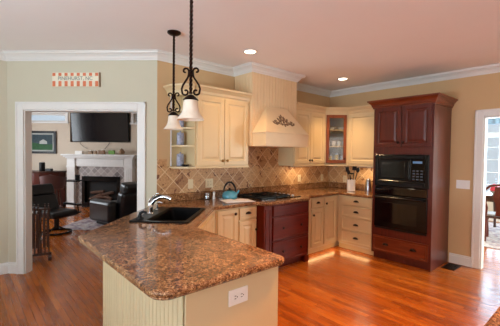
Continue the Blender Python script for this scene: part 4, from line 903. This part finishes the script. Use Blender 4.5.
# fireplace
t = fth('fireplace', 'white mantel fireplace with grey tile surround and black firebox', 'fireplace', -4.42, 4.945)
mb = MB(); mb.bbox(-1.03, 1.03, -0.30, 0, 1.425, 1.465, 0.006, 2); mb.bbox(-0.99, 0.99, -0.26, 0, 1.385, 1.425, 0.008, 2); mb.bbox(-0.95, 0.95, -0.22, 0, 1.35, 1.385, 0.006, 2); mb.build('mantel_shelf', 'trim', t)
mb = MB(); mb.box(-0.88, 0.88, -0.15, 0, 1.13, 1.35); beadboard(mb, -0.66, 0.66, 1.16, 1.33, y=-0.165, pitch=0.045, depth=0.012); mb.box(-0.66, 0.66, -0.163, -0.149, 1.155, 1.335); mb.build('frieze', 'trim', t, 'white fluted frieze')
for s in (-1, 1):
    mb = MB(); a, b2 = sorted((s * 0.92, s * 0.70)); mb.box(a, b2, -0.19, 0, 0.002, 1.35); mb.bbox(a - 0.015, b2 + 0.015, -0.205, 0, 0.002, 0.14, 0.005, 1); mb.bbox(a - 0.015, b2 + 0.015, -0.205, 0, 1.10, 1.15, 0.005, 1)
    for k in range(3): x = a + 0.055 + k * 0.055; mb.bbox(x - 0.012, x + 0.012, -0.196, -0.189, 0.20, 1.05, 0.003, 1)
    mb.build('pilaster', 'trim', t)
mb = MB(); mb.box(-0.70, -0.54, -0.10, 0, 0.002, 1.129); mb.box(0.54, 0.70, -0.10, 0, 0.002, 1.129); mb.box(-0.54, 0.54, -0.10, 0, 0.86, 1.129); mb.build('tile_surround', 'stone', t, 'grey diagonal stone tile surround')
mb = MB(); mb.box(-0.54, 0.54, -0.02, -0.001, 0.002, 0.859); mb.build('firebox', 'soot', t)
mb = MB()
for r in ((-0.54, -0.45, 0.002, 0.859), (0.45, 0.54, 0.002, 0.859), (-0.45, 0.45, 0.72, 0.859), (-0.45, 0.45, 0.002, 0.13)): mb.bbox(r[0], r[1], -0.125, -0.021, r[2], r[3], 0.005, 1)
mb.build('metal_frame', 'black', t)
mb = MB()
for a in ((-0.30, -0.06, 0.17, 0.28, -0.08, 0.19), (-0.26, -0.09, 0.25, 0.2, -0.05, 0.31), (-0.12, -0.05, 0.33, 0.30, -0.09, 0.25), (-0.33, -0.08, 0.22, -0.02, -0.05, 0.36), (0.02, -0.09, 0.35, 0.33, -0.06, 0.42), (-0.3, -0.07, 0.40, 0.05, -0.06, 0.44)): mb.tube([a[:3], a[3:]], 0.04, 8)
mb.build('ceramic_logs', 'ember', t)
mz = 1.466; my = 4.945 - 0.17
def deco(s, name, label, cat, prof, m, z=mz, n=18): return tag(place(MB().lathe(prof, n=n).build(name, m), fr(s, my, z), R45), label, cat)
b = MB().bbox(-0.10, 0.10, -0.04, 0.04, 0, 0.09, 0.004, 1).build('white_box', 'porcelain'); tag(place(b, fr(-5.00, my, mz), R45), 'small white box at the left end of the mantel', 'box')
def candle(s, w, hh, m, label):
    t = fth('candle_holder', label, 'candle holder', s, my, mz, 0, 'candle holders on the mantel')
    MB().bbox(-w / 2, w / 2, -0.035, 0.035, 0, hh, 0.005, 1).build('cup', m, t); MB().lathe([(0.018, hh), (0.018, hh + 0.02), (1e-6, hh + 0.02)], n=12).build('candle', 'porcelain', t)
candle(-4.68, 0.11, 0.09, 'tan', 'brown square candle holder left of centre on the mantel')
candle(-4.55, 0.08, 0.09, 'tan', 'narrow brown candle holder beside its wider twin on the mantel')
candle(-4.36, 0.17, 0.11, 'wicker', 'wide tan candle holder at the middle of the mantel')
candle(-4.08, 0.16, 0.11, 'green', 'green candle holder right of centre on the mantel')
t = fth('ginger_jar', 'round tan patterned jar at the right end of the mantel', 'jar', -3.80, my, mz)
MB().lathe([(0.045, 0), (0.075, 0.04), (0.08, 0.08), (0.05, 0.12)], n=20).build('body', 'tan', t); MB().lathe([(0.052, 0.12), (0.05, 0.135), (0.015, 0.15), (0.018, 0.165), (1e-6, 0.175)], n=20).build('lid', 'wicker', t)
# framed picture
t = fth('framed_picture', 'dark framed landscape picture of green grass and a pale house', 'picture', -6.15, 4.945, 1.47)
mb = MB()
for r in ((-0.43, -0.36, 0, 0.63), (0.32, 0.39, 0, 0.63), (-0.36, 0.32, 0, 0.06), (-0.36, 0.32, 0.57, 0.63)): mb.bbox(r[0], r[1], -0.035, -0.001, r[2], r[3], 0.004, 1)
mb.build('frame', 'black_plastic', t); MB().box(-0.37, 0.33, -0.012, -0.001, 0.05, 0.58).build('mat_board', 'mat_board', t)
mb = MB(); mb.add([(-0.32, -0.014, 0.10), (0.28, -0.014, 0.10), (0.28, -0.014, 0.53), (-0.32, -0.014, 0.53)], [(0, 1, 2, 3)])
mb.cur = 1; mb.add([(-0.32, -0.0145, 0.10), (0.28, -0.0145, 0.10), (0.28, -0.0145, 0.27), (0.05, -0.0145, 0.25), (-0.32, -0.0145, 0.31)], [(0, 1, 2, 3, 4)])
mb.cur = 2; mb.add([(-0.10, -0.015, 0.27), (0.12, -0.015, 0.27), (0.12, -0.015, 0.34), (0.01, -0.015, 0.40), (-0.10, -0.015, 0.34)], [(0, 1, 2, 3, 4)]); mb.build('print', ['pic_sky', 'grass', 'mat_board'], t)
# bar cabinet (curved front) with speakers
t = fth('bar_cabinet', 'reddish brown curved bar cabinet against the living room wall', 'cabinet', -6.15, 4.90)
def arc(rx, ry, n=16): return [(rx * math.cos(PI + PI * k / n), ry * math.sin(PI + PI * k / n)) for k in range(n + 1)]
MB().prism(arc(0.68, 0.50), 0.05, 0.955).build('body', 'cherry', t); MB().prism(arc(0.78, 0.60), 0.957, 1.0).build('top', 'darkwood', t); MB().prism(arc(0.72, 0.54), 0.002, 0.05).build('plinth', 'cherry', t)
mb = MB()
for k in range(1, 8): a = PI + PI * k / 8; mb.tube([(0.683 * math.cos(a), 0.503 * math.sin(a), 0.1), (0.683 * math.cos(a), 0.503 * math.sin(a), 0.9)], 0.012, 6)
mb.build('front_ribs', 'darkwood', t)
tag(place(MB().lathe([(0.065, 0), (0.07, 0.01), (0.07, 0.22), (0.06, 0.235), (1e-6, 0.235)], n=20).build('tall_speaker', 'black_plastic'), fr(-5.86, 4.50, 1.001)), 'black upright speaker on the bar cabinet', 'speaker')
tag(place(MB().bbox(-0.08, 0.08, -0.05, 0.05, 0, 0.07, 0.006, 2).build('small_speaker', 'black_plastic'), fr(-5.68, 4.52, 1.001), R45), 'low black box beside the upright speaker on the bar cabinet', 'speaker')
# bar stool
t = fth('bar_stool', 'brown leather barrel-back bar stool in front of the bar cabinet', 'stool', -4.74, 3.35, 0, 0.3); t.scale = (1.08, 1.08, 1.10)
pts = []; mb = MB(); mb.smooth = True; n = 18
vs = []
for k in range(n + 1):
    a = PI + PI * (k / n) * 1.0; 
    for r, z in ((0.23, 0.66), (0.26, 0.92 - 0.10 * abs(k / n - .5) * 2 * 0.8), (0.22, 0.92 - 0.10 * abs(k / n - .5) * 2 * .8), (0.20, 0.66)): vs.append((r * math.cos(a), r * math.sin(a), z))
fs = []
for k in range(n):
    for j in range(4): fs.append((4 * k + j, 4 * k + (j + 1) % 4, 4 * k + 4 + (j + 1) % 4, 4 * k + 4 + j))
fs += [(0, 1, 2, 3), tuple(4 * n + j for j in (3, 2, 1, 0))]; mb.add(vs, fs); mb.build('backrest', 'leather_brown', t)
MB().lathe([(0.18, 0.60), (0.20, 0.62), (0.20, 0.67), (0.17, 0.70), (1e-6, 0.705)], n=24).build('seat', 'leather_brown', t)
for a in (0.785, 2.356, 3.927, 5.498): MB().tube([(0.12 * math.cos(a), 0.12 * math.sin(a), 0.60), (0.20 * math.cos(a), 0.20 * math.sin(a), 0.0)], 0.018, 8).build('leg', 'darkwood', t)
MB().tube([(0.17 * math.cos(2 * PI * k / 24), 0.17 * math.sin(2 * PI * k / 24), 0.22) for k in range(25)], 0.01, 6, cap=False).build('foot_ring', 'darkwood', t)
# lounge chair on swivel tube base: faces +s
t = fth('lounge_chair', 'black leather lounge chair on a curved swivel base beside the doorway', 'armchair', -3.74, 2.0, 0, math.radians(72)); t.scale = (0.88, 0.88, 0.86)
mb = MB(); mb.bbox(-0.29, 0.29, -0.30, 0.26, 0.36, 0.50, 0.05, 3); mb.build('seat', 'leather', t)
T = Matrix.Translation((0, 0.26, 0.42)) @ Matrix.Rotation(math.radians(-22), 4, 'X'); mb = MB(); mb.bbox(-0.28, 0.28, -0.05, 0.10, 0.0, 0.42, 0.05, 3, T=T); mb.bbox(-0.26, 0.26, -0.07, 0.08, 0.40, 0.66, 0.05, 3, T=T); mb.build('backrest', 'leather', t)
for s in (-1, 1):
    MB().bbox(s * 0.36 - 0.04, s * 0.36 + 0.04, -0.28, 0.22, 0.56, 0.61, 0.02, 3).build('armrest', 'leather', t)
    MB().tube([(s * 0.33, -0.22, 0.57), (s * 0.33, -0.26, 0.40), (s * 0.29, -0.10, 0.33), (s * 0.29, 0.12, 0.33), (s * 0.33, 0.2, 0.57)], 0.014, 8).build('arm_frame', 'black', t)
MB().lathe([(0.05, 0.10), (0.05, 0.36)], n=16).build('swivel_post', 'black', t)
mb = MB(); mb.tube([(0.27 * math.cos(2 * PI * k / 32), 0.27 * math.sin(2 * PI * k / 32), 0.022) for k in range(33)], 0.022, 8, cap=False)
for s in (-1, 1): mb.tube([(0.265 * s, 0, 0.025), (0.16 * s, 0, 0.06), (0.05 * s, 0, 0.13), (0, 0, 0.14)], 0.018, 8)
mb.build('ring_base', 'black', t)
# folding tray tables on their rack
rk = fth('tray_table_stand', 'dark wooden rack that holds the folded tray tables by the doorway', 'stand', -2.98, 0.55, 0, math.radians(36))
mb = MB()
for x in (-0.11, 0.11): mb.bbox(x - 0.02, x + 0.02, -0.15, 0.15, 0.0, 0.05, 0.006, 1)
mb.bbox(-0.13, 0.13, -0.02, 0.02, 0.05, 0.08, 0.004, 1); mb.bbox(-0.015, 0.015, -0.015, 0.015, 0.08, 0.70, 0.003, 1); mb.bbox(-0.12, 0.12, -0.012, 0.012, 0.69, 0.715, 0.003, 1); mb.build('frame', 'darkwood', rk)
labs = ('leftmost', 'second from the left', 'third from the left', 'rightmost')
for k in range(4):
    x = (-0.088, -0.044, 0.036, 0.080)[k]
    t = fth('folding_tray_table', 'folded dark wood tray table on the rack by the doorway, %s' % labs[k], 'tray table', -2.98 + x * math.cos(math.radians(36)), 0.55 + x * math.sin(math.radians(36)), 0.085, math.radians(36), 'folded tray tables on the rack')
    MB().bbox(-0.009, 0.009, -0.13, 0.13, 0.10, 0.585, 0.003, 1).build('tray', 'darkwood', t)
    for yy in (-0.10, 0.10): MB().bbox(-0.008 + 0.018, 0.008 + 0.018, yy - 0.02, yy + 0.02, 0.0, 0.68, 0.003, 1).build('leg', 'darkwood', t)
# swivel tray stand
t = fth('tray_table', 'small dark pedestal tray table with cup in front of the fireplace', 'side table', -4.68, 4.05, 0)
MB().lathe([(0.15, 0), (0.15, 0.02), (0.02, 0.035)], n=24).build('foot', 'black', t); MB().lathe([(0.018, 0.03), (0.018, 0.78)], n=12).build('pole', 'steel', t); MB().bbox(-0.26, 0.16, -0.16, 0.16, 0.78, 0.815, 0.01, 2).build('top', 'black_plastic', t)
tag(place(MB().lathe([(0.05, 0), (0.055, 0.01), (0.05, 0.09), (0.06, 0.13), (0.05, 0.13), (1e-6, 0.09)], n=18).build('tumbler', 'black_plastic'), fr(-4.60, 4.05, 0.8155)), 'dark tumbler standing on the pedestal tray table', 'cup')
# recliner seen from its back and side
t = fth('recliner', 'black leather recliner seen from behind at the right of the doorway', 'armchair', -2.90, 2.98, 0.0105, math.radians(-122))
mb = MB(); mb.bbox(-0.34, 0.34, -0.42, 0.32, 0.10, 0.45, 0.06, 3); mb.build('seat', 'leather', t)
T = Matrix.Translation((0, 0.26, 0.40)) @ Matrix.Rotation(math.radians(-12), 4, 'X'); mb = MB(); mb.bbox(-0.35, 0.35, -0.04, 0.20, -0.25, 0.34, 0.07, 3, T=T); b = mb.build('backrest', 'leather', t)
mb = MB(); mb.bbox(-0.31, 0.31, -0.06, 0.20, 0.30, 0.52, 0.07, 3, T=T); mb.build('head_cushion', 'leather', t)
for s in (-1, 1): MB().bbox(s * 0.44 - 0.10, s * 0.44 + 0.10, -0.46, 0.34, 0.08, 0.53, 0.07, 3).build('armrest', 'leather', t)
MB().bbox(-0.32, 0.32, -0.50, -0.43, 0.12, 0.42, 0.03, 3).build('footrest', 'leather', t); MB().box(-0.40, 0.40, -0.38, 0.30, 0.002, 0.10).build('base', 'black_plastic', t)
MB().tube([(-0.545, -0.15, 0.30), (-0.57, -0.15, 0.30), (-0.575, -0.22, 0.32)], 0.012, 8).build('recline_lever', 'chrome', t, 'chrome lever')
# rug
o = MB().box(-3.95, -1.6, 2.25, 4.50, 0.0005, 0.010).build('area_rug', 'rug'); fobj(o); tag(o, 'patterned grey and burgundy area rug on the living room floor', 'rug')

# ---------------------------------------------------------------- dining room
t = thing('dining_table', 'dark wooden dining table seen through the right doorway', 'table', (2.9, -2.55, 0.0105))
MB().bbox(-0.55, 0.55, -0.85, 0.72, 0.735, 0.765, 0.006, 2).build('table_top', 'darkwood', t); MB().box(-0.47, 0.47, -0.77, 0.64, 0.64, 0.734).build('apron', 'darkwood', t)
for x in (-0.44, 0.44):
    for y in (-0.74, 0.62): MB().tube([(x, y, 0.735), (x + 0.02 * (1 if x > 0 else -1), y, 0.55), (x, y, 0.25), (x, y, 0.05), (x + 0.02 * (1 if x > 0 else -1), y, 0.0)], [0.04, 0.045, 0.026, 0.022, 0.032], 10).build('leg', 'darkwood', t)
def dchair(x, y, rz, label):
    t = thing('dining_chair', label, 'chair', (x, y, 0.0105), rz, None)
    MB().prism([(-0.24, -0.22), (0.24, -0.22), (0.20, 0.22), (-0.20, 0.22)], 0.42, 0.45).build('seat_frame', 'darkwood', t); MB().bbox(-0.20, 0.20, -0.20, 0.18, 0.45, 0.49, 0.015, 2).build('seat', 'seatcloth', t, 'pale grey upholstered seat')
    pts = [(-0.19, 0.20, 0.45), (-0.17, 0.23, 0.60), (-0.21, 0.27, 0.78), (-0.20, 0.29, 0.92), (-0.12, 0.30, 1.0), (0.0, 0.30, 1.02), (0.12, 0.30, 1.0), (0.20, 0.29, 0.92), (0.21, 0.27, 0.78), (0.17, 0.23, 0.60), (0.19, 0.20, 0.45)]
    MB().tube(pts, 0.020, 8).build('back_frame', 'cherry', t)
    MB().add([(-0.05, 0.205, 0.47), (0.05, 0.205, 0.47), (0.03, 0.24, 0.62), (0.075, 0.27, 0.80), (0.05, 0.29, 0.99), (-0.05, 0.29, 0.99), (-0.075, 0.27, 0.80), (-0.03, 0.24, 0.62)] + [(-0.05, 0.22, 0.47), (0.05, 0.22, 0.47), (0.03, 0.255, 0.62), (0.075, 0.285, 0.80), (0.05, 0.305, 0.99), (-0.05, 0.305, 0.99), (-0.075, 0.285, 0.80), (-0.03, 0.255, 0.62)],
             [(0, 1, 2, 7), (7, 2, 3, 6), (6, 3, 4, 5), (9, 8, 15, 10), (10, 15, 14, 11), (11, 14, 13, 12)] + [(i, 8 + i, 8 + (i + 1) % 8, (i + 1) % 8) for i in range(8)]).build('splat', 'cherry', t)
    for sx in (-1, 1):
        MB().tube([(sx * 0.20, -0.19, 0.42), (sx * 0.225, -0.21, 0.30), (sx * 0.20, -0.19, 0.12), (sx * 0.21, -0.21, 0.0)], [0.030, 0.028, 0.018, 0.026], 8).build('leg', 'cherry', t)
        MB().tube([(sx * 0.18, 0.20, 0.45), (sx * 0.18, 0.21, 0.2), (sx * 0.18, 0.26, 0.0)], 0.018, 8).build('leg', 'cherry', t)
dchair(2.02, -2.27, math.radians(95), 'curved-back wooden dining chair nearest the right doorway')
t = thing('serving_bowl', 'pale bowl with red cloth on the dining table', 'bowl', (2.72, -2.06, 0.776))
MB().lathe([(0.05, 0), (0.06, 0.01), (0.12, 0.07), (0.115, 0.07), (0.05, 0.014), (1e-6, 0.012)], n=22).build('dish', 'white_s', t)
tag(place(MB().ell((0, 0, 0), 0.10, 0.10, 0.07).ell((0.05, 0.04, 0.05), 0.06, 0.05, 0.06).ell((-0.04, 0.02, 0.035), 0.05, 0.06, 0.05).build('red_cloth', 'red'), (2.72, -2.06, 0.871)), 'crumpled red cloth heaped in the pale bowl', 'cloth')
o = MB().box(1.35, 3.9, -4.2, -1.2, 0.0005, 0.010).build('area_rug', 'rug'); tag(o, 'pale patterned rug under the dining table', 'rug')
t = thing('window_valance', 'blue-grey shade gathered at the top of the dining room window', 'window shade', (4.17, -1.36, 2.30), -PI / 2)
mb = MB(); pts = []
for k in range(49): pts.append((1.60 * k / 48, -0.035 - 0.012 * math.sin(k * 1.3)))
m = len(pts); mb.add([(x, y, 0) for x, y in pts] + [(x, y, 0.24) for x, y in pts] + [(x, y + 0.006, 0) for x, y in pts] + [(x, y + 0.006, 0.24) for x, y in pts], [f for i in range(m - 1) for f in ((i, i + 1, m + i + 1, m + i), (2 * m + i + 1, 2 * m + i, 3 * m + i, 3 * m + i + 1), (i, 2 * m + i, 2 * m + i + 1, i + 1))])
mb.build('fabric', 'blade_blue', t); MB().tube([(-0.02, -0.03, 0.235), (1.62, -0.03, 0.235)], 0.012, 8).build('rod', 'darkwood', t)
